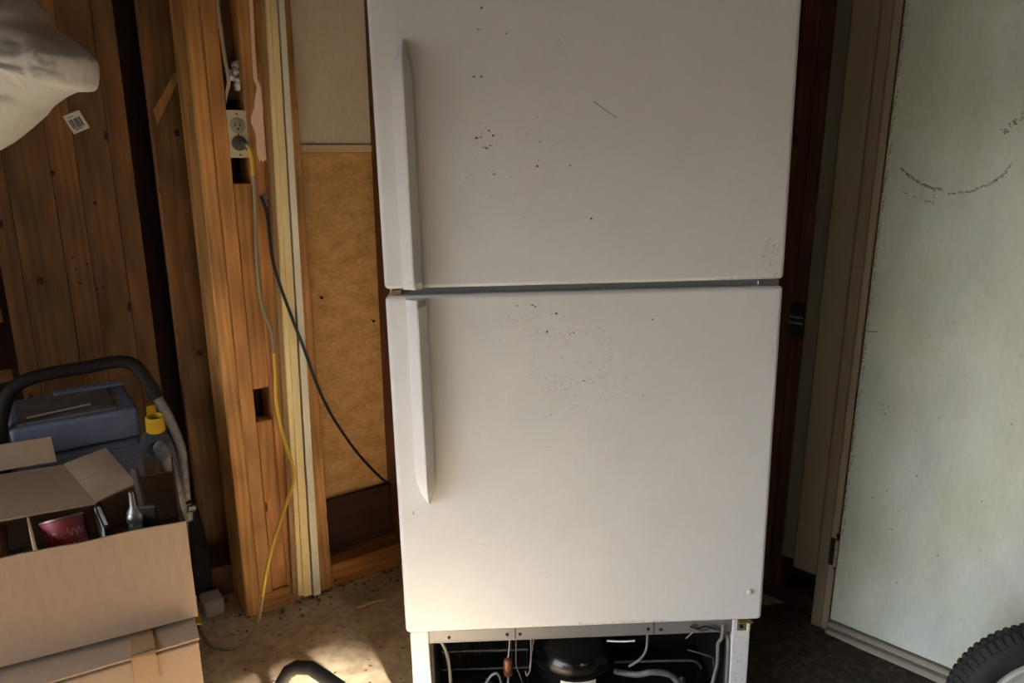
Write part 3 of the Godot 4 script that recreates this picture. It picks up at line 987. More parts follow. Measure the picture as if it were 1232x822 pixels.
func handle(f: Node3D, y_cut: float, y_tip: float, x0: float, x1: float, xr: float, dir: float) -> void:
	var st := nb()
	var n := 36
	var L := absf(y_tip - y_cut)
	var rows: Array = []
	for i in n + 1:
		var t := float(i) / n * L
		var e := clampf((L - t) / .075, 0, 1)
		var w := 1.0 - pow(1.0 - e, 1.9)
		var y := y_cut + dir * t
		var px := .045 * pow(maxf(w, .0), .8) + .002
		var a := clampf(t / .012, 0.6, 1)
		var cxm := xr
		rows.append([Vector3(lerpf(cxm, x0, w), y, -.002), Vector3(lerpf(cxm, x0, w * .92), y, px * .32), Vector3(cxm - .0015 * w, y, px * a), Vector3(cxm + .0015 * w, y, px * a), Vector3(lerpf(cxm, x1, w * .92), y, px * .32), Vector3(lerpf(cxm, x1, w), y, -.002)])
	for i in n:
		for k in 5:
			var a: Vector3 = rows[i][k]
			var b: Vector3 = rows[i][k + 1]
			var c: Vector3 = rows[i + 1][k + 1]
			var d: Vector3 = rows[i + 1][k]
			var fn := (b - a).cross(rows[i + 1][k] - a)
			if fn.length() < 1e-12: fn = (c - b).cross(d - b)
			fn = fn.normalized()
			var outw := Vector3([-1, -1, 0, 1, 1][k], 0, .6)
			if fn.dot(outw) < 0: fn = -fn
			quad(st, a, b, c, d, fn)
	var c0: Array = rows[0]
	for k in range(1, 5): tri(st, c0[0], c0[k], c0[k + 1], Vector3(0, -dir, 0))
	put("handle", st, M.handle, f)

func left_wall_things() -> void:
	var W := func(s: float, y: float, n: float) -> Vector3: return WLF * Vector3(s, y, n)
	var P := func(l: Array) -> Array:
		var o: Array = []
		for p in l: o.append(WLF * (p as Vector3))
		return o
	# profiled door casing, yellowed face and white edge, not quite plumb
	var a := Vector3(.128, .035, .0)
	var ax := (Vector3(.1755, 1.65, .0) - a).normalized()
	var side := Vector3(0, 0, 1).cross(ax) * -1.0
	var zf := Transform3D(Basis(side, ax, side.cross(ax)), a)
	var tr := base("door_casing", WLF * zf)
	tag(tr, "long yellowed profiled moulding with a white edge nailed upright over the studs", "moulding")
	var st := nb()
	for q in [[.0, .013, .0, .022, "moulding_edge", M.trim_edge], [.0135, .026, -.002, .031, "moulding_cove", M.trim], [.0265, .049, -.004, .038, "moulding_face", M.trim], [.0515, .054, -.008, .026, "moulding_step", M.trim_edge], [.0565, .077, -.012, .037, "moulding_bead", M.trim_white]]:
		st = nb()
		prism(st, [Vector2(q[0], q[2]), Vector2(q[1], q[2]), Vector2(q[1] * .53, 2.3), Vector2(q[0] * .53, 2.3)], .001, q[3])
		put(q[4], st, q[5], tr)
	st = nb()
	tube(st, [Vector3(.068, -.012, .03), Vector3(.069, -.032, .026)], .0018, 6)
	put("nail", st, M.nail, tr)
	# outlet
	var o := base("electrical_outlet", WLF * Transform3D(Basis(), Vector3(.0985, 1.335, -.004)))
	tag(o, "dirty cream double electrical outlet set between the two left studs", "outlet")
	st = nb()
	rbox(st, Vector3(-.026, -.057, -.006), Vector3(.028, .057, .002), .002, 2)
	put("cover_plate", st, M.plate, o)
	var fx := Transform3D(Basis(Vector3.RIGHT, Vector3.BACK, Vector3.DOWN), Vector3.ZERO)
	for y in [.020, -.022]:
		st = nb()
		lathe(st, [Vector2(.0185, 0), Vector2(.0185, .0035), Vector2(.0165, .0042), Vector2(0, .0042)], 24, Transform3D(fx.basis, Vector3(.001, y, .001)))
		var s := put("socket", st, M.socket if y < 0 else mat(Color(.62, .58, .48), .5), o)
		st = nb()
		for x in [-.006, .006]: bb(st, Vector3(x - .001, y - .002, .0045), Vector3(x + .001, y + .007, .0056), .0002)
		lathe(st, [Vector2(.0025, 0), Vector2(.0025, .0006), Vector2(0, .0006)], 10, Transform3D(fx.basis, Vector3(.001, y - .008, .005)))
		put("slot", st, M.bay, s)
	for y in [.048, -.001, -.05]:
		st = nb()
		lathe(st, [Vector2(.003, 0), Vector2(.0026, .001), Vector2(0, .0013)], 10, Transform3D(fx.basis, Vector3(.001, y, .002)))
		put("screw", st, M.rust, o)
	st = nb()
	bb(st, Vector3(-.0195, -.056, -.075), Vector3(.0195, .056, -.0065), .002)
	put("outlet_box", st, M.dark, o)
	# yellow extension cord plugged into the lower socket
	var y := base("extension_cord")
	tag(y, "yellow extension cord hanging from the outlet to the floor and off behind the boxes", "cord")
	var path: Array = P.call([Vector3(.101, 1.318, .012), Vector3(.112, 1.30, .032), Vector3(.119, 1.258, .026), Vector3(.121, 1.176, .014), Vector3(.114, 1.05, .012), Vector3(.112, .964, .012), Vector3(.118, .886, .012), Vector3(.134, .827, .014), Vector3(.134, .735, .016), Vector3(.127, .622, .026), Vector3(.135, .526, .042), Vector3(.146, .457, .06), Vector3(.141, .413, .07), Vector3(.107, .356, .09), Vector3(.062, .284, .12), Vector3(.027, .207, .14), Vector3(.007, .113, .135), Vector3(.006, .03, .085), Vector3(-.028, .008, .108), Vector3(-.073, .0065, .12), Vector3(-.112, .0065, .088), Vector3(-.123, .0065, .029), Vector3(-.128, .02, -.03)])
	var pc := curve(path, 6)
	var cuts: Array = [0, 14, 46, 94, pc.size()]
	var ms: Array = [M.yellow, M.cord_grey, M.yellow, M.cord_grey]  # yellow and grey lengths alternate along the cord
	var nm: Array = ["cable", "grey_cable", "cable", "grey_cable"]
	for i in 4:
		st = nb()
		tube(st, pc.slice(cuts[i], mini(cuts[i + 1] + 1, pc.size())), .0048, 10)
		put(nm[i], st, ms[i], y, "grey length" if i % 2 else "")
	st = nb()
	tube(st, P.call([Vector3(.101, 1.314, .002), Vector3(.103, 1.314, .02)]), .011, 12)
	tube(st, P.call([Vector3(.103, 1.316, .018), Vector3(.114, 1.296, .032)]), .008, 12, 1.0, .0055)
	put("plug", st, M.wire_grey, y, "grey plug")
	st = nb()
	tube(st, P.call([Vector3(-.1275, .018, -.02), Vector3(-.128, .045, -.06), Vector3(-.126, .065, -.09)]), .009, 10, 1.0, .015)
	put("connector", st, M.yellow, y, "yellow connector end")
	# black cord
	st = nb()
	tube(st, curve(P.call([Vector3(.140, 1.181, .003), Vector3(.143, 1.165, .012), Vector3(.147, 1.128, .02), Vector3(.146, 1.027, .035), Vector3(.158, .951, .046), Vector3(.181, .861, .052), Vector3(.206, .777, .05), Vector3(.231, .688, .042), Vector3(.269, .596, .012), Vector3(.314, .513, -.03), Vector3(.381, .397, -.05), Vector3(.45, .3, -.06), Vector3(.492, .252, -.06)]), 6), .0042, 8)
	tag(put("power_cord", st, M.cord_black), "thin black cord drooping from the stud across the moulding to behind the refrigerator", "cord")
	# white cable down the first stud
	st = nb()
	tube(st, curve(P.call([Vector3(.080, 2.3, .004), Vector3(.078, 1.64, .005), Vector3(.079, 1.584, .006), Vector3(.082, 1.51, .006), Vector3(.085, 1.482, .006), Vector3(.086, 1.454, .005), Vector3(.082, 1.43, -.01), Vector3(.082, 1.41, -.03)]), 6), .0045, 8, .6)
	tag(put("house_cable", st, M.jamb_light), "pale flat house cable running down the stud above the outlet", "cable")
	# grey dust and foam clump
	var nz := fnl(5, 1.2, 3)
	st = nb()
	for k in 9: lump(st, WLF * Vector3(.094 + rng.randf() * .026, 1.445 + rng.randf() * .055, -.035 + rng.randf() * .008), Vector3(.012, .012, .008), nz, .9, 5)
	tag(put("insulation_clump", st, M.white), "pale fluffy clump of insulation stuck above the outlet", "insulation")
	# torn strip of pale paper
	st = nb()
	var lf: Array = [[.160, .1665, 2.2], [.157, .169, 1.647], [.153, .165, 1.535], [.151, .164, 1.467], [.158, .171, 1.447], [.152, .1715, 1.425], [.147, .1715, 1.398], [.137, .170, 1.375], [.136, .170, 1.362], [.143, .170, 1.345], [.145, .1705, 1.328], [.144, .17, 1.30], [.147, .17, 1.276], [.150, .169, 1.268]]
	var poly: Array = []
	for q in lf: poly.append(Vector2(q[0] - .004, q[2]))
	poly.append(Vector2(.149, 1.274))
	poly.append(Vector2(.153, 1.266))
	poly.append(Vector2(.158, 1.273))
	lf.reverse()
	for q in lf: poly.append(Vector2(q[1] - .0075, q[2]))
	prism(st, poly, .0005, .003, WLF)
	tag(put("torn_paper", st, M.paper), "torn strip of pale pink paper clinging to the stud left of the moulding", "paper")
	st = nb()
	for k in 6: lump(st, WLF * Vector3(.143 + rng.randf() * .012, 1.155 + rng.randf() * .03, .003), Vector3(.007, .008, .003), nz, .7, 5)
	tag(put("paper_scrap", st, M.jamb_light), "small pale scrap on the stud where the black cord starts", "paper")

func bx(u: float, y: float, w: float) -> Vector3:
	return Vector3(-.612, .627 + y, -1.25) + Vector3(-.891, 0, .454) * u + Vector3(-.454, 0, -.891) * w

func boxes() -> void:
	var X := Vector3(.891, 0, -.454)      # to the right along the front
	var Z := Vector3(.454, 0, .891)       # out of the front
	var F := Transform3D(Basis(X, Vector3.UP, Z), bx(0, 0, 0))
	# lower, closed
	var lo := base("cardboard_box", F * Transform3D(Basis(Vector3.UP, .04), Vector3(.0, -.627, .055)))
	tag(lo, "closed brown cardboard box with a taped lid underneath the open box", "box")
	var st := nb()
	rbox(st, Vector3(-.60, .0, -.47), Vector3(-.002, .402, -.002), .003, 1)
	put("box_body", st, M.card, lo)
	st = nb()
	sheet(st, Vector3(-.60, .409, .0), Vector3(.0, .409, .0), Vector3(.0, .412, -.2), Vector3(-.60, .412, -.2), Vector3(0, .004, 0), 4, Vector3(0, .002, 0))
	put("lid_flap", st, M.card, lo)
	st = nb()
	sheet(st, Vector3(-.60, .409, -.47), Vector3(.0, .409, -.47), Vector3(.0, .412, -.203), Vector3(-.60, .412, -.203), Vector3(0, .004, 0), 2)
	put("lid_flap", st, M.card, lo)
	st = nb()
	bb(st, Vector3(-.115, .41, -.2), Vector3(-.075, .4175, .0022), .0005)
	bb(st, Vector3(-.115, .36, -.002), Vector3(-.075, .4175, .0022), .0005)
	put("packing_tape", st, M.tape, lo)
	# upper, open
	var up := base("cardboard_box", F)
	tag(up, "open brown cardboard box of odds and ends on top of the taped box", "box")
	var dep := .43
	var fl := -.61
	var hb := -.195
	st = nb()
	bb(st, Vector3(fl, hb + .001, -dep), Vector3(0, hb + .006, 0), .001)
	put("box_bottom", st, M.card_shade, up)
	st = nb()
	# front panel with a wavering top edge, bulged a little
	var n := 14
	for i in n:
		var u0 := lerpf(fl, .003, float(i) / n)
		var u1 := lerpf(fl, .003, float(i + 1) / n)
		var e0 := .0015 * sin(i * 1.7)
		var e1 := .0015 * sin((i + 1) * 1.7)
		var pts: Array = [Vector3(u0, hb - .004, .006), Vector3(u1, hb - .004, .006), Vector3(u1, hb * .5, .004), Vector3(u0, hb * .5, .004), Vector3(u0, e0, -.002), Vector3(u1, e1, -.002)]
		for s in [0.0, -.0045]:
			var o := Vector3(0, 0, s)
			var nn := Vector3(0, 0, 1 if s == 0 else -1)
			quad(st, pts[0] + o, pts[1] + o, pts[2] + o, pts[3] + o, nn, [Vector2(u0, 0), Vector2(u1, 0), Vector2(u1, .1), Vector2(u0, .1)])
			quad(st, pts[3] + o, pts[2] + o, pts[5] + o, pts[4] + o, nn, [Vector2(u0, .1), Vector2(u1, .1), Vector2(u1, .2), Vector2(u0, .2)])
		quad(st, pts[4], pts[5], pts[5] - Vector3(0, 0, .0045), pts[4] - Vector3(0, 0, .0045), Vector3.UP)
		quad(st, pts[0], pts[1], pts[1] - Vector3(0, 0, .0045), pts[0] - Vector3(0, 0, .0045), Vector3.DOWN)
	quad(st, Vector3(.003, hb - .004, .006), Vector3(.003, 0, -.002), Vector3(.003, 0, -.0065), Vector3(.003, hb - .004, .0015), Vector3.RIGHT)
	put("front_panel", st, M.card, up)
	st = nb()
	bb(st, Vector3(-.005, hb + .006, -dep), Vector3(-.001, -.035, -.008), .0008)
	put("side_panel", st, M.card_shade, up)
	st = nb()
	bb(st, Vector3(fl, hb + .006, -dep), Vector3(fl + .004, -.005, -.008), .0008)
	put("side_panel", st, M.card, up)
	st = nb()
	bb(st, Vector3(fl, hb + .006, -dep), Vector3(-.006, -.07, -dep + .004), .0008)
	put("back_panel", st, M.card, up)
	# flaps in world places, turned into the box's frame
	var inv := F.affine_inverse()
	var pt := func(u: float, y: float, w: float) -> Vector3: return inv * bx(u, y, w)
	st = nb()
	sheet(st, pt.call(.61, .0, .168), pt.call(.150, .0, .164), pt.call(.22, -.003, .412), pt.call(.61, -.003, .418), Vector3(0, -.004, 0), 4, Vector3(0, .004, 0))
	put("back_flap", st, M.card, up)
	st = nb()
	sheet(st, pt.call(.149, .001, .164), pt.call(.076, .012, .2), pt.call(.135, .014, .428), pt.call(.219, -.002, .412), Vector3(0, -.004, 0), 4, Vector3(0, .004, 0))
	put("corner_flap", st, M.card, up)
	st = nb()
	sheet(st, pt.call(.61, -.012, .455), pt.call(.238, -.008, .455), pt.call(.243, .045, .475), pt.call(.61, .04, .475), Vector3(.002, 0, .004), 2)
	put("upright_flap", st, M.card, up)
	st = nb()
	sheet(st, pt.call(.265, -.001, .16), pt.call(.265, -.15, .16), pt.call(.24, -.15, .02), pt.call(.24, -.004, .02), Vector3(.004, 0, .001), 1)
	put("divider", st, M.card_edge, up)
	# contents
	var C := Transform3D(Basis(X, Vector3.UP, Z), bx(.197, -.096, .085)) * Transform3D(Basis(Vector3(0, 0, 1), .1) * Basis(Vector3(1, 0, 0), -.42), Vector3.ZERO)
	var can := base("tin_can", C)
	tag(can, "red tin can with faded pale squiggles leaning inside the open cardboard box", "can")
	var im := tex(256, 96, func(_x: int, _y: int) -> Color: return Color(.62, .22, .27))
	for k in 4:
		for r in 3:
			var x0 := 8.0 + k * 64
			var pts: Array = []
			for i in 14: pts.append(Vector2(x0 + i * 3.6, 22 + r * 24 + 7 * sin(i * 1.9 + r * 2 + k)))
			scratch(im, pts, 1.3, Color(.76, .66, .58), .75, .6, .9)
	st = nb()
	lathe(st, [Vector2(.035, 0), Vector2(.035, .1)], 32)
	put("can_label", st, mat(Color.WHITE, .5, 0, im), can)
	st = nb()
	lathe(st, [Vector2(0, .002), Vector2(.034, .002), Vector2(.0365, -.001), Vector2(.0365, .003), Vector2(.035, .004)], 32)
	put("can_rim", st, M.can_rim, can)
	st = nb()
	lathe(st, [Vector2(.035, .099), Vector2(.0368, .1), Vector2(.0368, .104), Vector2(.0345, .104), Vector2(.034, .1), Vector2(0, .1)], 32)
	put("can_rim", st, M.can_rim, can)
	var pk := base("slim_case", Transform3D(Basis(X, Vector3.UP, Z), bx(.140, -.004, .13)) * Transform3D(Basis(Vector3.UP, .17), Vector3.ZERO))
	tag(pk, "thin black case with a blue and white strip standing on edge beside the red can", "case")
	st = nb()
	rbox(st, Vector3(-.006, -.17, -.09), Vector3(.006, .0, .08), .002, 2)
	put("case_body", st, M.black, pk)
	st = nb()
	bb(st, Vector3(-.0075, -.06, -.04), Vector3(-.0062, -.008, .07), .0003)
	bb(st, Vector3(-.0045, -.0005, -.02), Vector3(.001, .0006, .07), .0002)
	var lb := put("case_label", st, M.white, pk)
	st = nb()
	bb(st, Vector3(-.0082, -.022, -.03), Vector3(-.0076, -.012, .05), .0002)
	bb(st, Vector3(-.0082, -.05, .045), Vector3(-.0076, -.03, .062), .0002)
	put("label_print", st, mat(Color(.08, .12, .3), .5), lb)
	# tall glass bottle with a dark stopper
	var bo := base("glass_bottle", Transform3D(Basis(), bx(.083, -.185, .075)))
	tag(bo, "slim clear glass tube with a metal collar at the right end of the open box", "bottle")
	st = nb()
	lathe(st, [Vector2(0, 0), Vector2(.012, 0), Vector2(.0125, .05), Vector2(.012, .19), Vector2(.009, .2)], 20)
	put("bottle_body", st, M.glass, bo)
	st = nb()
	lathe(st, [Vector2(.0125, .17), Vector2(.014, .172), Vector2(.014, .182), Vector2(.011, .19), Vector2(.0055, .2), Vector2(.0045, .232), Vector2(0, .233)], 20)
	put("collar", st, M.steel, bo)
	# dark spool-like tool handle
	var ht := base("hand_tool", Transform3D(Basis(Vector3(0, 0, 1), .08), bx(.048, -.187, .13)))
	tag(ht, "dark rusty tool standing upright beside the glass tube in the open box", "tool")
	st = nb()
	rbox(st, Vector3(-.02, .0, -.008), Vector3(.02, .175, .008), .006, 2)
	put("jaw", st, M.leather, ht)
	st = nb()
	rbox(st, Vector3(-.016, .17, -.005), Vector3(-.002, .255, .005), .004, 2)
	put("shank", st, M.leather, ht)
	var fp := base("wooden_tray", Transform3D(Basis(X, Vector3.UP, Z), bx(.36, -.05, .13)) * Transform3D(Basis(Vector3.UP, .1), Vector3.ZERO))
	tag(fp, "worn wooden tray edge poking from under the flap at the open box's left", "tray")
	st = nb()
	rbox(st, Vector3(-.12, -.012, -.1), Vector3(.06, .012, .07), .008, 2)
	put("tray_deck", st, M.brown_wood[1], fp)
	st = nb()
	rbox(st, Vector3(-.12, -.138, .02), Vector3(.02, -.012, .06), .004, 2)
	put("tray_side", st, M.card, fp)

func cart() -> void:
	# tall blue grey storage tote
	var T := base("storage_tote", WLF * Transform3D(Basis(), Vector3(-.338, 0, -.125)))
	tag(T, "blue grey plastic storage case standing behind the cardboard boxes, rod lying on its lid", "case")
	var st := nb()
	rbox(st, Vector3(-.13, 0, -.12), Vector3(.13, .60, .12), .012, 2)
	put("tote_body", st, M.blue, T)
	st = nb()
	rbox(st, Vector3(-.134, .605, -.125), Vector3(.134, .68, .125), .010, 2)
	put("tote_lid", st, M.blue, T)
	st = nb()
	rbox(st, Vector3(-.132, .545, -.123), Vector3(.132, .585, .1235), .006, 2)
	put("tote_band", st, M.blue, T)
	st = nb()
	rbox(st, Vector3(-.118, .676, -.1), Vector3(.09, .684, .1), .003, 2)
	put("lid_panel", st, M.blue_top, T, "brownish recessed lid panel")
	st = nb()
	rbox(st, Vector3(-.03, .682, -.115), Vector3(.13, .692, -.085), .004, 2)
	put("lid_latch", st, M.blue, T)
	st = nb()
	tube(st, [WLF * Vector3(-.435, .6875, -.05), WLF * Vector3(-.30, .6875, -.075)], .0028, 8)
	tag(put("metal_rod", st, M.wire_rod), "thin silver rod lying on the lid of the blue grey case", "rod")
	# folded push cart: foam handlebar, grey arms, knuckle, pole
	var h := base("push_cart", WLF)
	tag(h, "folded cart with a black foam handlebar arching over the blue grey case", "cart")
	st = nb()
	tube(st, curve([Vector3(-.497, .55, -.01), Vector3(-.492, .66, -.02), Vector3(-.472, .735, -.03), Vector3(-.445, .772, -.035), Vector3(-.39, .789, -.035), Vector3(-.3, .792, -.035), Vector3(-.235, .795, -.035), Vector3(-.2, .785, -.03), Vector3(-.18, .752, -.02), Vector3(-.158, .695, -.005)], 6), .0155, 14)
	put("handlebar", st, M.foam_grip, h)
	st = nb()
	tube(st, curve([Vector3(-.160, .70, -.006), Vector3(-.143, .655, .0), Vector3(-.128, .60, .0), Vector3(-.118, .54, .0), Vector3(-.120, .46, .0), Vector3(-.123, .40, .0)], 5), .012, 12)
	put("arm", st, M.grey_hose, h, "scuffed grey metal arm")
	st = nb()
	tube(st, [Vector3(-.497, .56, -.01), Vector3(-.5, .02, .0)], .012, 12)
	put("arm", st, M.grey_hose, h)
	st = nb()
	rbox(st, Vector3(-.141, .345, -.016), Vector3(-.107, .408, .018), .010, 3)
	rbox(st, Vector3(-.128, .375, -.02), Vector3(-.098, .4, .02), .008, 2)
	put("folding_knuckle", st, M.black, h)
	st = nb()
	tube(st, [Vector3(-.126, .37, .0), Vector3(-.14, .2, .0), Vector3(-.157, .0, .0)], .0095, 10)
	put("pole", st, M.black, h)
	st = nb()
	tube(st, [Vector3(-.5, .03, .0), Vector3(-.157, .03, .0)], .009, 10)
	put("axle_bar", st, M.black, h)
	# dark fabric slung from the arm
	var nz := fnl(31, 9.0, 2)
	st = nb()
	pillow(st, [Vector2(-.215, .60), Vector2(-.195, .628), Vector2(-.15, .61), Vector2(-.137, .55), Vector2(-.134, .48), Vector2(-.136, .41), Vector2(-.15, .40), Vector2(-.165, .47), Vector2(-.185, .535), Vector2(-.212, .57)], .022, nz, .012, WLF * Transform3D(Basis(), Vector3(0, 0, .03)))
	tag(put("fabric_bag", st, M.cloth), "dark grey fabric bag hanging limp from the cart's right arm", "bag")
	st = nb()
	pillow(st, [Vector2(-.205, .60), Vector2(-.188, .615), Vector2(-.17, .585), Vector2(-.16, .53), Vector2(-.15, .45), Vector2(-.146, .40), Vector2(-.155, .38), Vector2(-.166, .44), Vector2(-.178, .51), Vector2(-.20, .565)], .012, nz, .008, WLF * Transform3D(Basis(), Vector3(.012, 0, .078)))
	tag(put("fabric_strap", st, M.grey_hose), "crumpled grey fabric strip folded over the dark hanging bag", "strap")
	# yellow cap with a tab
	var y := base("yellow_cap", WLF * Transform3D(Basis(Vector3.RIGHT, .12), Vector3(-.178, .632, .048)).scaled_local(Vector3.ONE * 1.15))
	tag(y, "round yellow plastic cap with a tab beside the blue grey case", "cap")
	st = nb()
	lathe(st, [Vector2(.013, .022), Vector2(.0135, .030), Vector2(.0165, .032), Vector2(.0185, .030), Vector2(.0188, .016), Vector2(.0178, .013), Vector2(.0188, .010), Vector2(.0185, -.002), Vector2(.015, -.004), Vector2(0, -.004)], 32)
	put("cap_ring", st, M.cap, y)
	st = nb()
	lathe(st, [Vector2(.0135, .02), Vector2(.006, .022), Vector2(.004, .025), Vector2(0, .025)], 20)
	put("cap_disc", st, mat(Color(.42, .32, .12), .5), y)
	st = nb()
	rbox(st, Vector3(-.0105, .018, -.026), Vector3(.0075, .047, -.0185), .003, 2)
	put("tab", st, M.cap, y)
	# rag heap on the alcove floor
	st = nb()
	var n2 := fnl(32, 7.0, 3)
	pillow(st, [Vector2(-.1, .0), Vector2(-.115, .1), Vector2(-.10, .22), Vector2(-.09, .31), Vector2(-.07, .32), Vector2(-.055, .2), Vector2(-.05, .09), Vector2(-.055, .0)], .035, n2, .02, WLF * Transform3D(Basis(), Vector3(0, 0, -.17)))
	tag(put("rag", st, M.dark), "dark crumpled rag heaped on the floor behind the cart's pole", "rag")
	st = nb()
	bb(st, Vector3(-.1, 0, -.125), Vector3(-.045, .052, -.06), .005, WLF)
	tag(put("wood_block", st, M.grey_wood), "short grey wood block on the floor left of the stud corner", "block")

func small_things() -> void:
	# white plastic sack on a high shelf, its corner hanging into view
	var st := nb()
	var nz := fnl(61, 13.0, 2)
	nz.fractal_type = FastNoiseLite.FRACTAL_RIDGED
	pillow(st, [Vector2(-.93, 1.285), Vector2(-.869, 1.303), Vector2(-.835, 1.325), Vector2(-.805, 1.347), Vector2(-.785, 1.367), Vector2(-.757, 1.384), Vector2(-.735, 1.392), Vector2(-.708, 1.393), Vector2(-.698, 1.405), Vector2(-.6945, 1.442), Vector2(-.722, 1.472), Vector2(-.757, 1.498), Vector2(-.768, 1.518), Vector2(-.79, 1.545), Vector2(-.83, 1.60), Vector2(-.95, 1.66), Vector2(-1.1, 1.64), Vector2(-1.16, 1.5), Vector2(-1.1, 1.34)], .11, nz, .0035, Transform3D(Basis(), Vector3(0, 0, -1.3)), 36, 10)
	tag(put("plastic_sack", st, M.bag), "crumpled white plastic sack hanging in the upper left in front of the boards", "bag")
	var hk := base("sack_rope", Transform3D())
	tag(hk, "rope sling holding the white plastic sack up from the joists", "rope")
	st = nb()
	tube(st, [Vector3(-1.0, 1.63, -1.3), Vector3(-1.0, 2.42, -1.3)], .006, 8)
	put("rope", st, M.grey_hose, hk)
	# barcode label on the boards
	var im := tex(96, 96, func(_x: int, _y: int) -> Color: return Color(.86, .84, .80))
	var x := 14
	while x < 80:
		var w := rng.randi_range(3, 6)
		im.fill_rect(Rect2i(x, 28, w, 46), Color(.06, .06, .06))
		x += w + rng.randi_range(2, 4)
	im.fill_rect(Rect2i(20, 14, 30, 4), Color(.5, .48, .46))
	im.fill_rect(Rect2i(20, 78, 44, 5), Color(.4, .38, .36))
	st = nb()
	var lx := WLF * Transform3D(Basis(Vector3(0, 0, 1), .42), Vector3(-.2165, 1.367, -.3265))
	quad(st, lx * Vector3(-.021, -.024, .0006), lx * Vector3(.021, -.024, .0006), lx * Vector3(.021, .024, .0006), lx * Vector3(-.021, .024, .0006), lx.basis.z, [Vector2(0, 1), Vector2(1, 1), Vector2(1, 0), Vector2(0, 0)])
	quad(st, lx * Vector3(-.021, -.024, -.0006), lx * Vector3(.021, -.024, -.0006), lx * Vector3(.021, .024, -.0006), lx * Vector3(-.021, .024, -.0006), -lx.basis.z)
	tag(put("barcode_sticker", st, mat(Color.WHITE, .6, 0, im)), "small white barcode sticker stuck askew on the boards under the sack", "sticker")
	# black bent handle in the foreground
	var bh := base("tool_handle")
	tag(bh, "black bent tube handle standing on the floor in front of the studs", "handle")
	st = nb()
	tube(st, [Vector3(-.52, .0, -1.40), Vector3(-.515, .150, -1.40), Vector3(-.498, .178, -1.40), Vector3(-.478, .190, -1.40), Vector3(-.447, .188, -1.40), Vector3(-.41, .168, -1.39), Vector3(-.36, .136, -1.38), Vector3(-.30, .075, -1.37), Vector3(-.28, .0, -1.37)], .0155, 8)
	put("bent_tube", st, mat(Color(.085, .088, .095), .6), bh)
	st = nb()
	bb(st, Vector3(-.54, 0, -1.43), Vector3(-.49, .02, -1.37), .004)
	put("foot_plate", st, M.black, bh)
	st = nb()
	bb(st, Vector3(-.31, 0, -1.40), Vector3(-.25, .02, -1.34), .004)
	put("foot_plate", st, M.black, bh)
	# wheel
	var wx := Transform3D(Basis(Vector3.UP, -.12) * Basis(Vector3.RIGHT, PI / 2), Vector3(1.085, .192, -1.275))
	var w := base("wheel", wx)
	tag(w, "worn black rubber tyre on a pale rim by the white door", "wheel")
	st = nb()
	var prof: Array = []
	for k in 17:
		var a := TAU * k / 16.0 - PI
		prof.append(Vector2(.154 + .034 * cos(-a), .036 * sin(-a)))
	prof.reverse()
	lathe(st, prof, 60)
	var ty := put("tyre", st, M.rubber, w)
	st = nb()
	for k in 70:
		for s in [-1.0, 1.0]:
			var a := TAU * (k + (.5 if s > 0 else 0.0)) / 70
			var t := Transform3D(Basis(Vector3.UP, -a), Vector3.ZERO) * Transform3D(Basis(Vector3(0, 0, 1), s * .5), Vector3(.1815, s * .0135, 0))
			cbox(st, t, Vector3(.012, .022, .011), .002)
	put("tread", st, M.rubber, ty)
	st = nb()
	lathe(st, [Vector2(.0, .012), Vector2(.04, .012), Vector2(.06, -.008), Vector2(.1, -.008), Vector2(.106, .022), Vector2(.117, .026), Vector2(.121, .018), Vector2(.11, -.02), Vector2(0, -.02)], 48)
	put("wheel_rim", st, M.rim, w)
	st = nb()
	lathe(st, [Vector2(.018, -.04), Vector2(.018, .04), Vector2(.008, .045), Vector2(0, .045)], 20)
	put("hub", st, M.steel, w)
	# pale stick on the floor
	st = nb()
	tube(st, [WLF * Vector3(.275, .004, .14), WLF * Vector3(.325, .005, .143), WLF * Vector3(.36, .004, .152)], .0025, 6)
	tag(put("stick", st, M.trim), "short pale splinter of wood on the floor left of the refrigerator", "stick")
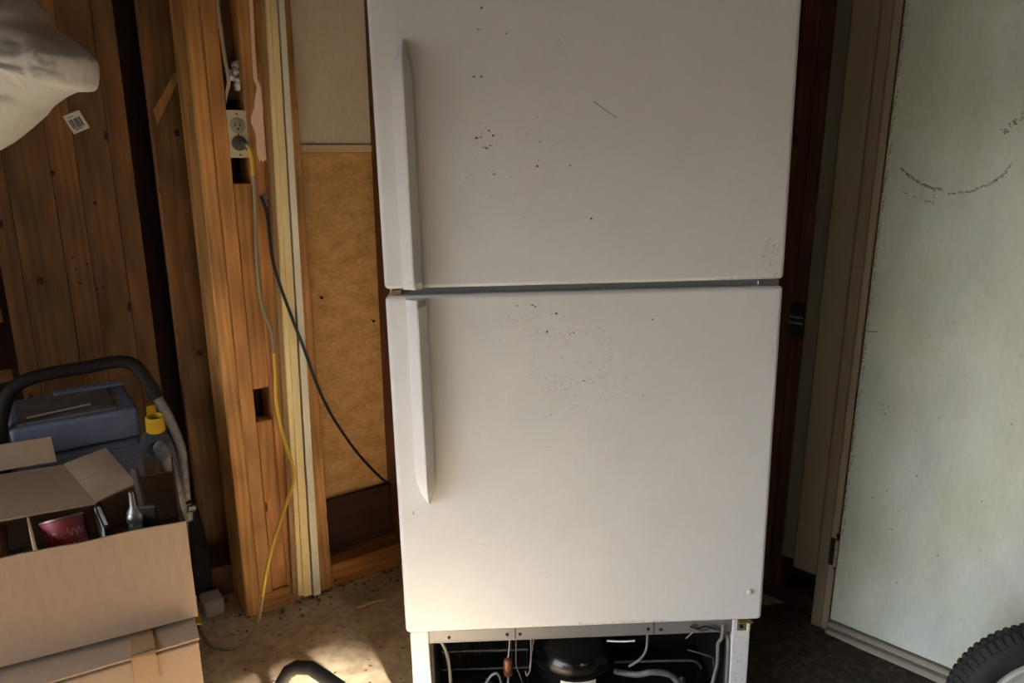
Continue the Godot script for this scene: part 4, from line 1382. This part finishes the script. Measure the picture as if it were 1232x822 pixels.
	# packed earth behind and right of the refrigerator, shade painted into its colour
	st = nb()
	var ez := fnl(88, 2.2, 3)
	var G := func(i: int, j: int) -> Vector3:
		var p := Vector3(lerpf(.3, 1.25, i / 38.0), 0, lerpf(-2.5, -1.1, j / 56.0))
		var q := p - A
		var edge := minf(minf(i, 38 - i) / 6.0, minf(j, 56 - j) / 6.0)
		var hgt := .006 + .012 * ez.get_noise_2d(p.x * 1.0, p.z * 1.0) + .003 * ez.get_noise_2d(p.x * 14, p.z * 14)
		if (p - B).dot(NR) < .02: hgt -= .006
		return Vector3(p.x, clampf(hgt * minf(1.0, edge) - (.004 if edge < 1 else 0.0), -.003, .012), p.z)
	for i in 38:
		for j in 56:
			var a: Vector3 = G.call(i, j)
			var b: Vector3 = G.call(i + 1, j)
			var c: Vector3 = G.call(i + 1, j + 1)
			var d: Vector3 = G.call(i, j + 1)
			if maxf(maxf(a.y, b.y), maxf(c.y, d.y)) > -.002: quad(st, a, b, c, d, Vector3.UP)
	var pe := put("dirt_with_shade", st, tri_mat(Color.WHITE, .95, mottled(128, 128, Color(.17, .145, .12), Color(.33, .28, .23), 26, .05, .2), 3.0, 4.0), get_node("floor"), "packed dirt darkened with painted shade")
	pe.set_meta("kind", "stuff")
	# dirt and crumbs along the wall foot and in the corners
	st = nb()
	var dz := fnl(77, 1.0, 3)
	for i in 170:
		var p: Vector3
		if i < 60: p = WLF * Vector3(rng.randf_range(.0, .5), .003, rng.randf_range(.004, .11) * rng.randf())
		elif i < 110: p = WLF * Vector3(rng.randf_range(-.3, -.01), .003, rng.randf_range(-.28, .1))
		else: p = WRF * Vector3(rng.randf_range(-.3, .02), .003, rng.randf_range(-.04, .12) * rng.randf())
		var s := rng.randf_range(.0015, .005) * (1.0 if rng.randf() < .9 else 1.8)
		lump(st, p, Vector3(s, s * .6, s * rng.randf_range(.7, 1.4)), dz, .8, 4)
	var de := put("floor_debris", st, M.dirt, get_node("floor"), "scattered dirt crumbs and wood chips")
	de.set_meta("kind", "stuff")
